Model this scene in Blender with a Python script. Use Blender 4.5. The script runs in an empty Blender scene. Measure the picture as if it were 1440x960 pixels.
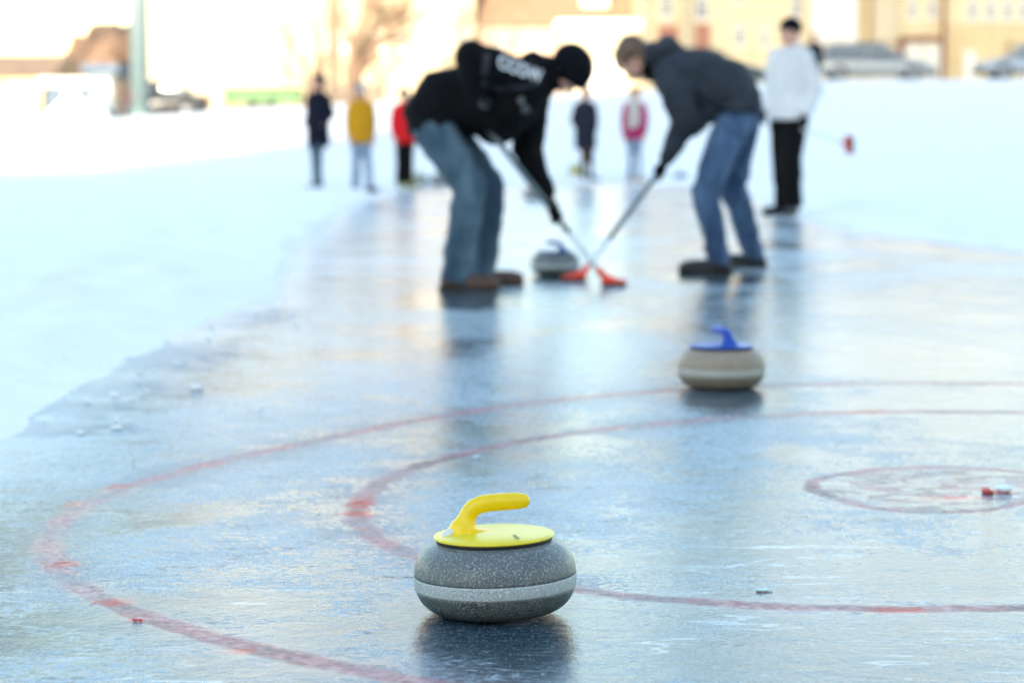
import bpy, bmesh, math, random
from mathutils import Vector, Matrix, noise
V = Vector
R = math.radians
sc = bpy.context.scene
col = sc.collection
random.seed(7)

# ------------------------------------------------------------------ camera
H = 0.85
FPX = 3300.0
PITCH = math.atan((480 - 183) / FPX)
cam_d = bpy.data.cameras.new("camera")
cam = bpy.data.objects.new("camera", cam_d)
col.objects.link(cam)
cam.location = (0, 0, H)
cam.rotation_euler = (R(90) - PITCH, 0, 0)
cam_d.lens = FPX / 1440 * 36
cam_d.sensor_width = 36
cam_d.clip_end = 3000
cam_d.dof.use_dof = True
cam_d.dof.focus_distance = 4.18
cam_d.dof.aperture_fstop = 3.4
sc.camera = cam

def ray(px, py):
    dx, dz = (px - 720) / FPX, (480 - py) / FPX
    return V((dx, math.cos(PITCH) + dz * math.sin(PITCH), -math.sin(PITCH) + dz * math.cos(PITCH)))
def G(px, py, z=0.0):                      # point of the level z
    d = ray(px, py); t = (z - H) / d.z
    return V((d.x * t, d.y * t, z))
def P(px, py, Y):                          # point of the vertical plane at distance Y
    d = ray(px, py); t = Y / d.y
    return V((d.x * t, Y, H + d.z * t))

# ------------------------------------------------------------------ materials
class N:
    def __init__(s, name):
        s.m = bpy.data.materials.new(name); s.m.use_nodes = True
        s.t = s.m.node_tree; s.t.nodes.clear()
        s.out = s.t.nodes.new('ShaderNodeOutputMaterial')
        s.b = s.t.nodes.new('ShaderNodeBsdfPrincipled')
        s.t.links.new(s.b.outputs[0], s.out.inputs[0])
    def put(s, sock, v):
        if isinstance(v, bpy.types.NodeSocket): s.t.links.new(v, sock)
        elif isinstance(v, (tuple, list)) and len(v) == 3 and sock.type == 'RGBA': sock.default_value = (*v, 1)
        else: sock.default_value = v
    def set(s, **k):
        for a, v in k.items(): s.put(s.b.inputs[a.replace('_', ' ')], v)
        return s
    def n(s, typ, **props):
        nd = s.t.nodes.new('ShaderNode' + typ)
        for a, v in props.items(): setattr(nd, a, v)
        return nd
    def co(s, scale=(1, 1, 1), loc=(0, 0, 0)):
        c = s.n('TexCoord'); mp = s.n('Mapping'); s.t.links.new(c.outputs['Object'], mp.inputs[0])
        mp.inputs['Scale'].default_value = scale; mp.inputs['Location'].default_value = loc
        return mp.outputs[0]
    def noise(s, vec, scale, detail=3, rough=.5, dist=0):
        nd = s.n('TexNoise'); s.put(nd.inputs['Vector'], vec)
        nd.inputs['Scale'].default_value = scale; nd.inputs['Detail'].default_value = detail
        nd.inputs['Roughness'].default_value = rough; nd.inputs['Distortion'].default_value = dist
        return nd.outputs['Fac']
    def voro(s, vec, scale, feature='F1'):
        nd = s.n('TexVoronoi', feature=feature); s.put(nd.inputs['Vector'], vec); nd.inputs['Scale'].default_value = scale
        return nd.outputs['Distance']
    def math(s, op, a, b=0.0, c=0.0):
        nd = s.n('Math', operation=op); s.put(nd.inputs[0], a); s.put(nd.inputs[1], b); s.put(nd.inputs[2], c)
        return nd.outputs[0]
    def rng(s, v, a, b, c=0.0, d=1.0, smooth=True):
        nd = s.n('MapRange'); nd.interpolation_type = 'SMOOTHSTEP' if smooth else 'LINEAR'
        s.put(nd.inputs[0], v)
        for i, x in enumerate((a, b, c, d)): s.put(nd.inputs[i + 1], x)
        return nd.outputs[0]
    def mix(s, f, a, b):
        nd = s.n('Mix', data_type='RGBA'); s.put(nd.inputs[0], f); s.put(nd.inputs[6], a); s.put(nd.inputs[7], b)
        return nd.outputs[2]
    def bump(s, h, strength=.3, dist=.01, nrm=None):
        nd = s.n('Bump'); s.put(nd.inputs['Height'], h); nd.inputs['Strength'].default_value = strength
        nd.inputs['Distance'].default_value = dist
        if nrm is not None: s.put(nd.inputs['Normal'], nrm)
        return nd.outputs[0]

def simple(name, c, rough=.6, metal=0, var=.15, scale=8, bump=0, bscale=60, **k):
    s = N(name); co = s.co()
    f = s.noise(co, scale, 4, .6)
    c2 = tuple(x * (1 - var) for x in c); c1 = tuple(min(1, x * (1 + var)) for x in c)
    s.set(Base_Color=s.mix(s.rng(f, .3, .7), c2, c1), Roughness=rough, Metallic=metal)
    if bump: s.set(Normal=s.bump(s.noise(co, bscale, 3), bump, .01))
    for a, v in k.items(): s.put(s.b.inputs[a.replace('_', ' ')], v)
    return s.m

def fabric(name, c, var=.25, weave=500, rough=.9, sheen=.0):
    s = N(name); co = s.co()
    f = s.noise(co, 5, 5, .6); g = s.noise(co, weave, 2)
    c2 = tuple(x * (1 - var) for x in c); c1 = tuple(min(1, x * (1 + var)) for x in c)
    s.set(Base_Color=s.mix(s.rng(f, .3, .7), c2, c1), Roughness=rough, Sheen_Weight=sheen, Specular_IOR_Level=.15,
          Normal=s.bump(s.math('ADD', g, s.math('MULTIPLY', s.noise(co, 22, 3, .6), 4)), .35, .006))
    return s.m

def denim(name, c, fade):
    s = N(name); co = s.co()
    f = s.noise(s.co((1, 1, .35)), 7, 5, .65); g = s.noise(co, 600, 2)
    s.set(Base_Color=s.mix(s.rng(f, .4, .68), c, fade), Roughness=.9, Sheen_Weight=.15,
          Normal=s.bump(s.math('ADD', g, s.math('MULTIPLY', s.noise(s.co((1, 1, .5)), 20, 3, .6), 5)), .4, .006))
    return s.m

M = {}
M['skin'] = simple('skin', (.55, .30, .22), .5, var=.12, scale=30)
M['eye_white'] = simple('eye_white', (.75, .73, .7), .2)
M['iris'] = simple('iris', (.05, .04, .03), .2)
M['lip'] = simple('lip', (.42, .14, .12), .5)
M['black'] = fabric('black_cloth', (.004, .0045, .0055))
M['black_knit'] = fabric('black_knit', (.003, .004, .007), weave=300)
M['charcoal'] = fabric('charcoal_cloth', (.036, .043, .056), var=.3)
M['grey_cloth'] = fabric('grey_cloth', (.09, .09, .10))
M['navy'] = fabric('navy_cloth', (.005, .007, .018))
M['navy_grey'] = fabric('slate_cloth', (.014, .017, .03))
M['white_cloth'] = fabric('white_cloth', (.60, .61, .63), var=.06)
M['mustard'] = fabric('mustard_cloth', (.44, .22, .012), var=.1)
M['red_cloth'] = fabric('red_cloth', (.55, .012, .018), var=.15)
M['magenta'] = fabric('magenta_cloth', (.32, .02, .11), var=.15)
M['pale_scarf'] = fabric('pale_scarf', (.42, .40, .38), var=.15)
M['jeans'] = denim('blue_jeans', (.026, .062, .10), (.09, .155, .21))
M['jeans2'] = denim('mid_blue_jeans', (.024, .06, .135), (.085, .16, .285))
M['pale_jeans'] = denim('pale_jeans', (.15, .22, .33), (.32, .40, .5))
M['black_trousers'] = fabric('black_trousers', (.0035, .0035, .0045))
M['brown_leather'] = simple('brown_leather', (.075, .035, .024), .55, var=.3, scale=20, bump=.2)
M['dark_leather'] = simple('dark_leather', (.012, .012, .014), .5, var=.3, bump=.2)
M['tan_leather'] = simple('tan_leather', (.38, .24, .16), .6)
M['grey_leather'] = simple('grey_leather', (.3, .32, .35), .6)
M['yellow_boot'] = simple('yellow_boot', (.34, .33, .09), .5)
M['sole'] = simple('rubber_sole', (.03, .028, .026), .8)
M['hair_brown'] = simple('brown_hair', (.12, .072, .043), .6, var=.45, scale=90, bump=.4, bscale=150)
M['hair_dark'] = simple('dark_hair', (.02, .014, .01), .6, var=.4, scale=90)
M['hair_fair'] = simple('fair_hair', (.30, .2, .1), .6, var=.3, scale=90)
M['reflect'] = simple('reflective_tape', (.022, .025, .032), .5)
M['badge_grey'] = simple('badge_grey', (.13, .14, .14), .5)
M['white_print'] = simple('white_print', (.78, .8, .84), .6, var=.05)
M['yellow_plastic'] = simple('yellow_plastic', (.95, .64, .003), .32, var=.03, scale=40, bump=.03, bscale=400)
M['yellow_disc'] = simple('yellow_disc', (.88, .70, .03), .36, var=.04, scale=30, bump=.05, bscale=300)
M['blue_plastic'] = simple('blue_plastic', (.012, .06, .38), .35, var=.08)
M['navy_plastic'] = simple('dark_blue_plastic', (.018, .065, .26), .35, var=.08)
M['red_plastic'] = simple('red_plastic', (.45, .03, .02), .35)
M['black_rubber'] = simple('black_rubber', (.012, .012, .012), .6)
M['sticker'] = simple('white_sticker', (.72, .74, .70), .3, var=.05, scale=100)
M['ink'] = simple('black_ink', (.01, .01, .01), .5)
M['broom_red'] = simple('broom_red', (.85, .055, .015), .4, var=.1)
M['bristle'] = simple('bristle_pad', (.02, .022, .02), .9)
M['carbon'] = simple('grey_carbon', (.10, .14, .165), .35, var=.1)
M['pale_shaft'] = simple('pale_fibreglass', (.66, .72, .75), .35, var=.05)

def granite(name, dark, mid, light, scale=520, rough=.32):
    s = N(name); co = s.co()
    a = s.noise(co, scale, 3, .75); b = s.noise(co, scale * .45, 3, .7); c = s.noise(co, 14, 4, .6)
    base = s.mix(s.rng(a, .40, .56), dark, mid)
    base = s.mix(s.rng(b, .56, .63), base, light)
    base = s.mix(s.rng(s.noise(co, scale * .8, 2, .5), .63, .67), base, tuple(x * 1.35 for x in light))
    base = s.mix(s.math('MULTIPLY', s.rng(c, .35, .7), .35), base, mid)
    s.set(Base_Color=base, Roughness=s.rng(c, .3, .7, rough, rough + .18), Normal=s.bump(a, .12, .0006), IOR=1.5)
    return s.m
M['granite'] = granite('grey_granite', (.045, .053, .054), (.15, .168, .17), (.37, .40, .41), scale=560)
M['granite_low'] = granite('grey_granite_low', (.026, .030, .028), (.11, .122, .115), (.31, .34, .325), rough=.22, scale=560)  # darker, smoother granite for the lower half of the stone
M['granite_band'] = granite('ground_granite_band', (.22, .25, .25), (.50, .54, .54), (.66, .70, .70), rough=.6, scale=560)
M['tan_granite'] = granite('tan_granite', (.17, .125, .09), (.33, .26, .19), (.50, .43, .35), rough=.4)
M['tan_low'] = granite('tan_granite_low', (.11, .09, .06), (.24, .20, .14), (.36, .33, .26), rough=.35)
M['tan_band'] = granite('pale_granite_band', (.32, .31, .27), (.45, .44, .39), (.56, .56, .52), rough=.6)

# ------------------------------------------------------------------ object helpers
def link(o, parent=None):
    col.objects.link(o)
    if parent is not None: o.parent = parent
    return o
def tag(o, label=None, cat=None, group=None, kind=None):
    if label: o['label'] = label
    if cat: o['category'] = cat
    if group: o['group'] = group
    if kind: o['kind'] = kind
    return o
def thing(name, label, cat, loc=(0, 0, 0), rz=0, group=None):
    o = bpy.data.objects.new(name, None); o.location = loc; o.rotation_euler = (0, 0, rz)
    o.empty_display_size = .1
    link(o); return tag(o, label, cat, group)
def from_bm(name, bm, mats, parent=None, smooth=True):
    me = bpy.data.meshes.new(name); bm.to_mesh(me); bm.free()
    if not isinstance(mats, (list, tuple)): mats = [mats]
    for m in mats: me.materials.append(M[m] if isinstance(m, str) else m)
    if smooth: me.polygons.foreach_set('use_smooth', [True] * len(me.polygons))
    return link(bpy.data.objects.new(name, me), parent)

def frame(d):
    d = d.normalized(); a = V((0, 0, 1)) if abs(d.z) < .9 else V((0, 1, 0))
    u = d.cross(a).normalized(); return u, d.cross(u).normalized()
def ringloft(bm, rings, caps=True, mi=0):
    vs = [[bm.verts.new(c) for c in r] for r in rings]
    n = len(vs[0])
    for a, b in zip(vs, vs[1:]):
        for i in range(n):
            f = bm.faces.new((a[i], a[(i + 1) % n], b[(i + 1) % n], b[i])); f.material_index = mi
    if caps:
        bm.faces.new(vs[0][::-1]).material_index = mi; bm.faces.new(vs[-1]).material_index = mi
def tube(bm, pts, rad, n=12, caps=True, mi=0):
    pts = [V(p) for p in pts]
    if not isinstance(rad, (list, tuple)): rad = [rad] * len(pts)
    rings = []; u = None
    for i, p in enumerate(pts):
        d = (pts[min(i + 1, len(pts) - 1)] - pts[max(i - 1, 0)]).normalized()
        if u is None: u, w = frame(d)
        else:
            u = (u - d * u.dot(d)).normalized(); w = d.cross(u)
        rings.append([p + (u * math.cos(t) + w * math.sin(t)) * rad[i] for t in [2 * math.pi * k / n for k in range(n)]])
    ringloft(bm, rings, caps, mi)
def box(bm, lo, hi, mi=0):
    x0, y0, z0 = lo; x1, y1, z1 = hi
    v = [bm.verts.new(c) for c in ((x0, y0, z0), (x1, y0, z0), (x1, y1, z0), (x0, y1, z0), (x0, y0, z1), (x1, y0, z1), (x1, y1, z1), (x0, y1, z1))]
    for f in ((0, 3, 2, 1), (4, 5, 6, 7), (0, 1, 5, 4), (1, 2, 6, 5), (2, 3, 7, 6), (3, 0, 4, 7)):
        bm.faces.new([v[i] for i in f]).material_index = mi
def lathe(bm, prof, n=96, mi=0):
    rings = []
    for r, z in prof:
        rings.append([V((r * math.cos(2 * math.pi * k / n), r * math.sin(2 * math.pi * k / n), z)) for k in range(n)])
    ringloft(bm, rings, True, mi)

class U:                                   # union of rounded primitives -> one smooth skin
    def __init__(s): s.bm = bmesh.new()
    def sph(s, c, r, sc3=None, rot=None):
        m = Matrix.Translation(V(c))
        if rot is not None: m = m @ rot.to_4x4()
        if sc3: m = m @ Matrix.Diagonal((*sc3, 1))
        bmesh.ops.create_icosphere(s.bm, subdivisions=3, radius=r, matrix=m); return s
    def limb(s, pts, rad, ball0=True, ball1=True):
        pts = [V(p) for p in pts]
        for i in range(len(pts) - 1):
            tube(s.bm, [pts[i], pts[i + 1]], [rad[i], rad[i + 1]], 18)
        for i, p in enumerate(pts):
            if (i == 0 and not ball0) or (i == len(pts) - 1 and not ball1): continue
            s.sph(p, rad[i] * .995)
        return s
    def torso(s, rings, side=V((0, 1, 0)), n=28, p=2.4):
        # rings: (x,y,z, half width along side, half depth)
        cs = [V(r[:3]) for r in rings]; out = []
        for i, r in enumerate(rings):
            d = (cs[min(i + 1, len(cs) - 1)] - cs[max(i - 1, 0)]).normalized()
            u = (side - d * side.dot(d)).normalized(); w = d.cross(u)
            rg = []
            for k in range(n):
                t = 2 * math.pi * k / n; c, q = math.cos(t), math.sin(t)
                rg.append(cs[i] + u * (r[3] * math.copysign(abs(c) ** (2 / p), c)) + w * (r[4] * math.copysign(abs(q) ** (2 / p), q)))
            out.append(rg)
        ringloft(s.bm, out); return s
    def mesh(s, voxel=.012, iters=4, folds=0, ffreq=9, seed=0, clampz=None, stretch=(1, 1, 1)):
        me = bpy.data.meshes.new('tmp'); s.bm.to_mesh(me); s.bm.free()
        o = bpy.data.objects.new('tmp', me); col.objects.link(o)
        md = o.modifiers.new('r', 'REMESH'); md.mode = 'VOXEL'; md.voxel_size = voxel
        if iters:
            m2 = o.modifiers.new('s', 'SMOOTH'); m2.factor = .5; m2.iterations = iters
        dg = bpy.context.evaluated_depsgraph_get()
        res = bpy.data.meshes.new_from_object(o.evaluated_get(dg))
        bpy.data.objects.remove(o); bpy.data.meshes.remove(me)
        if folds or clampz is not None:
            off = V((seed * 3.1, seed * 1.7, seed))
            nr = [v.normal.copy() for v in res.vertices]
            for v, n in zip(res.vertices, nr):
                if folds:
                    q = V((v.co.x * stretch[0], v.co.y * stretch[1], v.co.z * stretch[2])) * ffreq + off
                    w = noise.noise_vector(q * .6) * .8
                    a = 1 - abs(noise.noise(q + w)) * 2.2
                    b = noise.noise(q * 2.3 + w)
                    v.co += n * folds * (a * .7 + b * .45 - .3)
                if clampz is not None and v.co.z < clampz: v.co.z = clampz
        return res
def put(name, me, mat, parent):
    me.name = name
    me.materials.clear(); me.materials.append(M[mat])
    me.polygons.foreach_set('use_smooth', [True] * len(me.polygons))
    return link(bpy.data.objects.new(name, me), parent)

# ------------------------------------------------------------------ people
def unit(v): return V(v).normalized()
def grip_hand(u, wrist, c, a, th=.009):
    """fist closed round a stick through c with axis a"""
    wrist, c, a = V(wrist), V(c), unit(a)
    d = c - wrist; d -= a * d.dot(a); d = d.normalized(); n = a.cross(d)
    pal = c - d * .028
    rot = Matrix((a, d, n)).transposed()
    u.sph(pal - d * .018, .045, (.95, .85, .42), rot)
    u.limb([wrist, pal - d * .03], [.03, .028])
    for k, (o, l) in enumerate(((-.032, .92), (-.011, 1.0), (.011, .97), (.031, .82))):
        pts = []
        for ang in (200, 140, 80, 25, -25):
            t = R(ang); rr = .026 * (1 if ang > -20 else .95)
            pts.append(c + a * o + d * (math.cos(t + math.pi / 2 - R(90)) * rr * l * -1 if False else -math.sin(t - R(90)) * 0 + math.cos(t) * rr) + n * math.sin(t) * rr)
        u.limb(pts, [th * 1.15, th * 1.1, th, th * .95, th * .85])
    tp = [pal - a * .035 - n * .008, c - a * .045 - n * .024, c - a * .03 + d * .008 - n * .028, c - a * .012 + d * .022 - n * .02]
    u.limb(tp, [th * 1.4, th * 1.25, th * 1.1, th])
def open_hand(u, wrist, dr, pn, th=.0085, curl=.5, side=1):
    wrist = V(wrist); dr = unit(dr); pn = unit(V(pn) - dr * V(pn).dot(dr)); s = dr.cross(pn) * side
    pc = wrist + dr * .055
    rot = Matrix((s, dr, pn)).transposed()
    u.sph(pc, .05, (.85, 1.0, .36), rot); u.limb([wrist, pc], [.028, .026])
    for o, l in ((-.030, .85), (-.010, 1.0), (.010, .96), (.030, .78)):
        p = pc + dr * .035 + s * o; q = [p]; an = 0
        for seg in (.036, .026, .02):
            an += curl; p = p + (dr * math.cos(an) + pn * math.sin(an)) * seg * l; q.append(p)
        u.limb(q, [th * 1.1, th, th * .95, th * .85])
    b = wrist + dr * .03 - s * .028
    u.limb([b, b + dr * .03 - s * .022 + pn * .012, b + dr * .058 - s * .026 + pn * .024], [th * 1.4, th * 1.15, th])

def head_mesh(J, sc1=1.0, voxel=.009):
    c, f, up = V(J['head']), unit(J['face']), None
    up = V(J['crown']); up = (up - f * up.dot(f)).normalized(); s = f.cross(up)
    rot = Matrix((s, f, up)).transposed()
    k = sc1; u = U()
    L = lambda a, b, d: c + (s * a + f * b + up * d) * k
    u.sph(L(0, -.012, .028), .1 * k, (.76, .95, .87), rot)
    u.sph(L(0, .018, -.04), .08 * k, (.74, .84, .95), rot)
    u.sph(L(0, .055, -.098), .03 * k, (.9, .8, .7), rot)              # chin
    u.limb([L(0, .084, .012), L(0, .108, -.026)], [.009 * k, .015 * k])   # nose
    u.sph(L(0, .09, -.062), .02 * k, (1.2, .6, .6), rot)              # mouth area
    u.limb([L(-.035, .078, .028), L(.035, .078, .028)], [.012 * k, .012 * k])  # brow
    for q in (-1, 1):
        u.sph(L(q * .076, -.01, -.012), .026 * k, (.35, .7, 1.15), rot)   # ears
        u.sph(L(q * .042, .058, -.025), .03 * k, (1, .8, .9), rot)        # cheek
    u.limb([L(0, -.03, -.05), V(J['neck'])], [.056 * k, .06 * k])
    me = u.mesh(voxel, 2)
    return me, L, rot, k

def build_body(root, J, voxel, hands, sk=1.0):
    u = U(); side = J['side']
    u.torso([(*V(J['pelvis']), .15 * sk, .1 * sk), (*V(J['waist']), .13 * sk, .09 * sk), (*V(J['chest']), .16 * sk, .11 * sk), (*(V(J['chest']).lerp(V(J['neck']), .7)), .11 * sk, .07 * sk), (*V(J['neck']), .05 * sk, .05 * sk)], side)
    for q in 'NF':
        u.limb([J['hip' + q], J['knee' + q], J['ank' + q]], [.08 * sk, .052 * sk, .036 * sk])
        t = unit(J['toe' + q]); a = V(J['ank' + q])
        u.limb([a, a + t * .1 * sk - V((0, 0, .035 * sk))], [.036 * sk, .028 * sk])
        u.limb([V(J['chest']).lerp(V(J['neck']), .6), J['sho' + q], J['elb' + q], J['wri' + q]], [.05 * sk, .05 * sk, .038 * sk, .027 * sk])
    me = u.mesh(voxel, 3)
    bm = bmesh.new(); bm.from_mesh(me); bpy.data.meshes.remove(me)
    hm, L, rot, k = head_mesh(J, sk, .008 if voxel < .015 else .012)
    bm.from_mesh(hm); bpy.data.meshes.remove(hm)
    hu = U()
    for fn in hands: fn(hu)
    if hands:
        h = hu.mesh(.004, 1); bm.from_mesh(h); bpy.data.meshes.remove(h)
    else: hu.bm.free()
    n0 = len(bm.faces)
    for q in (-1, 1):
        for (a, b, d, r, mi, s3) in ((q * .031, .079, .004, .0125, 1, (1.2, .7, .75)), (q * .031, .0865, .004, .006, 2, (1, .6, 1))):
            st = len(bm.faces)
            bmesh.ops.create_icosphere(bm, subdivisions=2, radius=r * k, matrix=Matrix.Translation(L(a, b, d)) @ rot.to_4x4() @ Matrix.Diagonal((*s3, 1)))
            bm.faces.ensure_lookup_table()
            for f in bm.faces[st:]: f.material_index = mi
    st = len(bm.faces)
    bmesh.ops.create_icosphere(bm, subdivisions=2, radius=.024 * k, matrix=Matrix.Translation(L(0, .097, -.064)) @ rot.to_4x4() @ Matrix.Diagonal((1, .3, .26, 1)))
    bm.faces.ensure_lookup_table()
    for f in bm.faces[st:]: f.material_index = 3
    o = from_bm('body', bm, ['skin', 'eye_white', 'iris', 'lip'], root)
    return L, rot, k

def shoe(root, ank, toe, mat, sk=1.0, solecol='sole', vox=.009, pitch=0):
    a = V(ank); t = V((toe[0], toe[1], 0)).normalized(); g = a.z - .085 * sk
    u = U()
    hl = V((a.x, a.y, g)) - t * .035 * sk
    u.limb([hl + V((0, 0, .045 * sk)), hl + t * .10 * sk + V((0, 0, .042 * sk)), hl + t * .2 * sk + V((0, 0, .036 * sk))], [.046 * sk, .046 * sk, .05 * sk])
    u.sph(hl + t * .225 * sk + V((0, 0, .034 * sk)), .044 * sk)
    u.limb([a - t * .005 + V((0, 0, .06 * sk)), hl + t * .05 * sk + V((0, 0, .05 * sk))], [.05 * sk, .055 * sk], ball0=False)
    me = u.mesh(vox, 3, clampz=g + .012)
    o = put('shoe', me, mat, root)
    bm = bmesh.new(); w = V((-t.y, t.x, 0)); n = 28; rings = []
    for z, gr in ((.0, 0), (.010, .003), (.026, 0)):
        rg = []
        for k in range(n):
            an = 2 * math.pi * k / n; cx = math.cos(an)
            hw = (.043 + .009 * cx) * sk + gr
            rg.append(hl + t * ((.105 + .158 * cx) * sk + gr * cx) + w * hw * math.sin(an) + V((0, 0, z)))
        rings.append(rg)
    ringloft(bm, rings)
    s = from_bm('sole', bm, solecol, o)
    return o

def beanie(root, L, rot, k, mat, low=-.01, thick=1.0, bobble=False, back=.0, tilt=.35):
    u = U()
    u.sph(L(0, -.014 - back, .045), .112 * k * thick, (.84, .98, .86), rot)
    me = u.mesh(.008, 1)
    bm = bmesh.new(); bm.from_mesh(me); bpy.data.meshes.remove(me)
    f = (rot @ V((0, 1, 0))); up = (rot @ V((0, 0, 1)))
    pn = (up - f * tilt).normalized()
    bmesh.ops.bisect_plane(bm, geom=bm.verts[:] + bm.edges[:] + bm.faces[:], plane_co=L(0, .06, low + .035), plane_no=pn, clear_inner=True)
    rim = [e for e in bm.edges if e.is_boundary]
    # turned-up cuff
    c = sum((e.verts[0].co for e in rim), V()) / max(1, len(rim))
    for v in bm.verts: 
        d = (v.co - L(0, .06, low + .035)).dot(pn)
        if 0 <= d < .045 * k: v.co += (v.co - c - pn * (v.co - c).dot(pn)).normalized() * .006
    ex = bmesh.ops.extrude_edge_only(bm, edges=rim)
    for v in [g for g in ex['geom'] if isinstance(g, bmesh.types.BMVert)]:
        v.co += (c - v.co) * .12 + pn * .012
    o = from_bm('hat', bm, mat, root)
    if bobble:
        b = U().sph(L(0, -.03, .165), .032 * k); put('bobble', b.mesh(.006, 1, folds=.004, ffreq=60), mat, o)
    return o

def hair(root, L, rot, k, mat, length=.0, seed=1):
    u = U()
    u.sph(L(0, -.042, .050), .104 * k, (.87, .98, .88), rot)
    rnd = random.Random(seed)
    for i in range(34):                       # locks falling to the sides, nape and forehead
        an = rnd.uniform(-math.pi, math.pi)
        x, y = math.sin(an), math.cos(an)
        front = y > .2
        if y > .75: continue
        z0 = .09 + rnd.uniform(-.01, .02); z1 = (.05 if front else -.035 - length * rnd.uniform(.7, 1))
        u.limb([L(x * .06, y * .07 - .02, z0), L(x * .092, y * .106 - .014, (z0 + .035) / 2), L(x * (.09 + .012 * length), y * (.112 if front else .102) - .014, z1 + rnd.uniform(-.015, .01))],
               [.03 * k, .02 * k, .006 * k])
    return put('hair', u.mesh(.007, 1, folds=.003, ffreq=40), mat, root)

def clothes(root, J, o, voxel, sk=1.0, folds=.012, seed=0):
    """o: dict of jacket/trousers settings"""
    # trousers
    u = U(); side = J['side']; tr = o.get('leg_r', (.105, .08, .078))
    for q in 'NF':
        h, kn, an = V(J['hip' + q]), V(J['knee' + q]), V(J['ank' + q])
        end = an + (an - kn).normalized() * o.get('leg_drop', .02)
        mid = kn.lerp(an, .5)
        u.limb([h, h.lerp(kn, .55), kn, mid, end], [tr[0] * sk, tr[0] * .86 * sk, tr[1] * sk, (tr[1] + tr[2]) / 2 * sk, tr[2] * sk], ball1=False)
    pv, ws = V(J['pelvis']), V(J['waist']); hm = (V(J['hipN']) + V(J['hipF'])) / 2
    u.torso([(*(hm - (pv - hm) * .2), .15 * sk, .1 * sk), (*hm, .175 * sk, .125 * sk), (*pv, .17 * sk, .13 * sk), (*(pv.lerp(ws, .5)), .16 * sk, .12 * sk)], side)
    put('trousers', u.mesh(voxel, 5, folds=folds * 1.25, ffreq=o.get('tf', 7), seed=seed, stretch=(1, 1, .8)), o['trousers'], root)
    # jacket
    u = U()
    u.torso(o['torso'], side, p=2.5)
    ar = o.get('arm_r', (.085, .07, .055))
    top = V(J['chest']).lerp(V(J['neck']), .55)
    for q in 'NF':
        s_, e, w = V(J['sho' + q]), V(J['elb' + q]), V(J['wri' + q])
        u.limb([top, s_, s_.lerp(e, .5), e, e.lerp(w, .5), w], [.09 * sk, ar[0] * sk, ar[0] * .97 * sk, ar[1] * sk, (ar[1] + ar[2]) / 2 * sk, ar[2] * sk], ball1=False)
    for p_, r_ in o.get('lumps', ()): u.sph(p_, r_)
    jk = put('jacket', u.mesh(voxel, 4, folds=folds, ffreq=o.get('jf', 8), seed=seed + 5), o['jacket'], root)
    return jk

def stand(sk=1.0, stance=.1, arms='down', lean=0):
    """upright person facing -Y, feet at z=0, 1.75 m tall for sk=1"""
    J = dict(pelvis=(0, 0, .95), waist=(0, 0, 1.10), chest=(0, 0, 1.32), neck=(0, .01, 1.49), head=(0, -.015, 1.635), face=(0, -1, -.05), crown=(0, 0, 1))
    for q, s in (('N', -1), ('F', 1)):
        J['hip' + q] = (s * .09, 0, .90); J['knee' + q] = (s * (stance * .95), -.02, .50); J['ank' + q] = (s * stance, .02, .085); J['toe' + q] = (s * .25, -1, 0)
        J['sho' + q] = (s * .158, 0, 1.41); J['elb' + q] = (s * .205, .03, 1.14); J['wri' + q] = (s * .195, -.05, .91)
        if arms == 'pockets': J['elb' + q] = (s * .225, .06, 1.15); J['wri' + q] = (s * .165, -.09, .99)
    for k_ in list(J):
        J[k_] = V(J[k_]) * (sk if k_ not in ('face', 'crown', 'toeN', 'toeF') else 1)
    J['side'] = V((1, 0, 0)); return J
def coat_rings(sk, hem, w=1.0):
    r = [(0, 0, hem, .175, .14), (0, 0, hem + .08, .18, .145), (0, 0, .98, .175, .14), (0, 0, 1.12, .168, .135), (0, 0, 1.30, .185, .14), (0, .005, 1.42, .16, .12), (0, .01, 1.50, .085, .08), (0, 0, 1.53, .075, .075)]
    return [(a * sk, b * sk, c * sk, d * sk * w, e * sk * w) for a, b, c, d, e in r]

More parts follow.
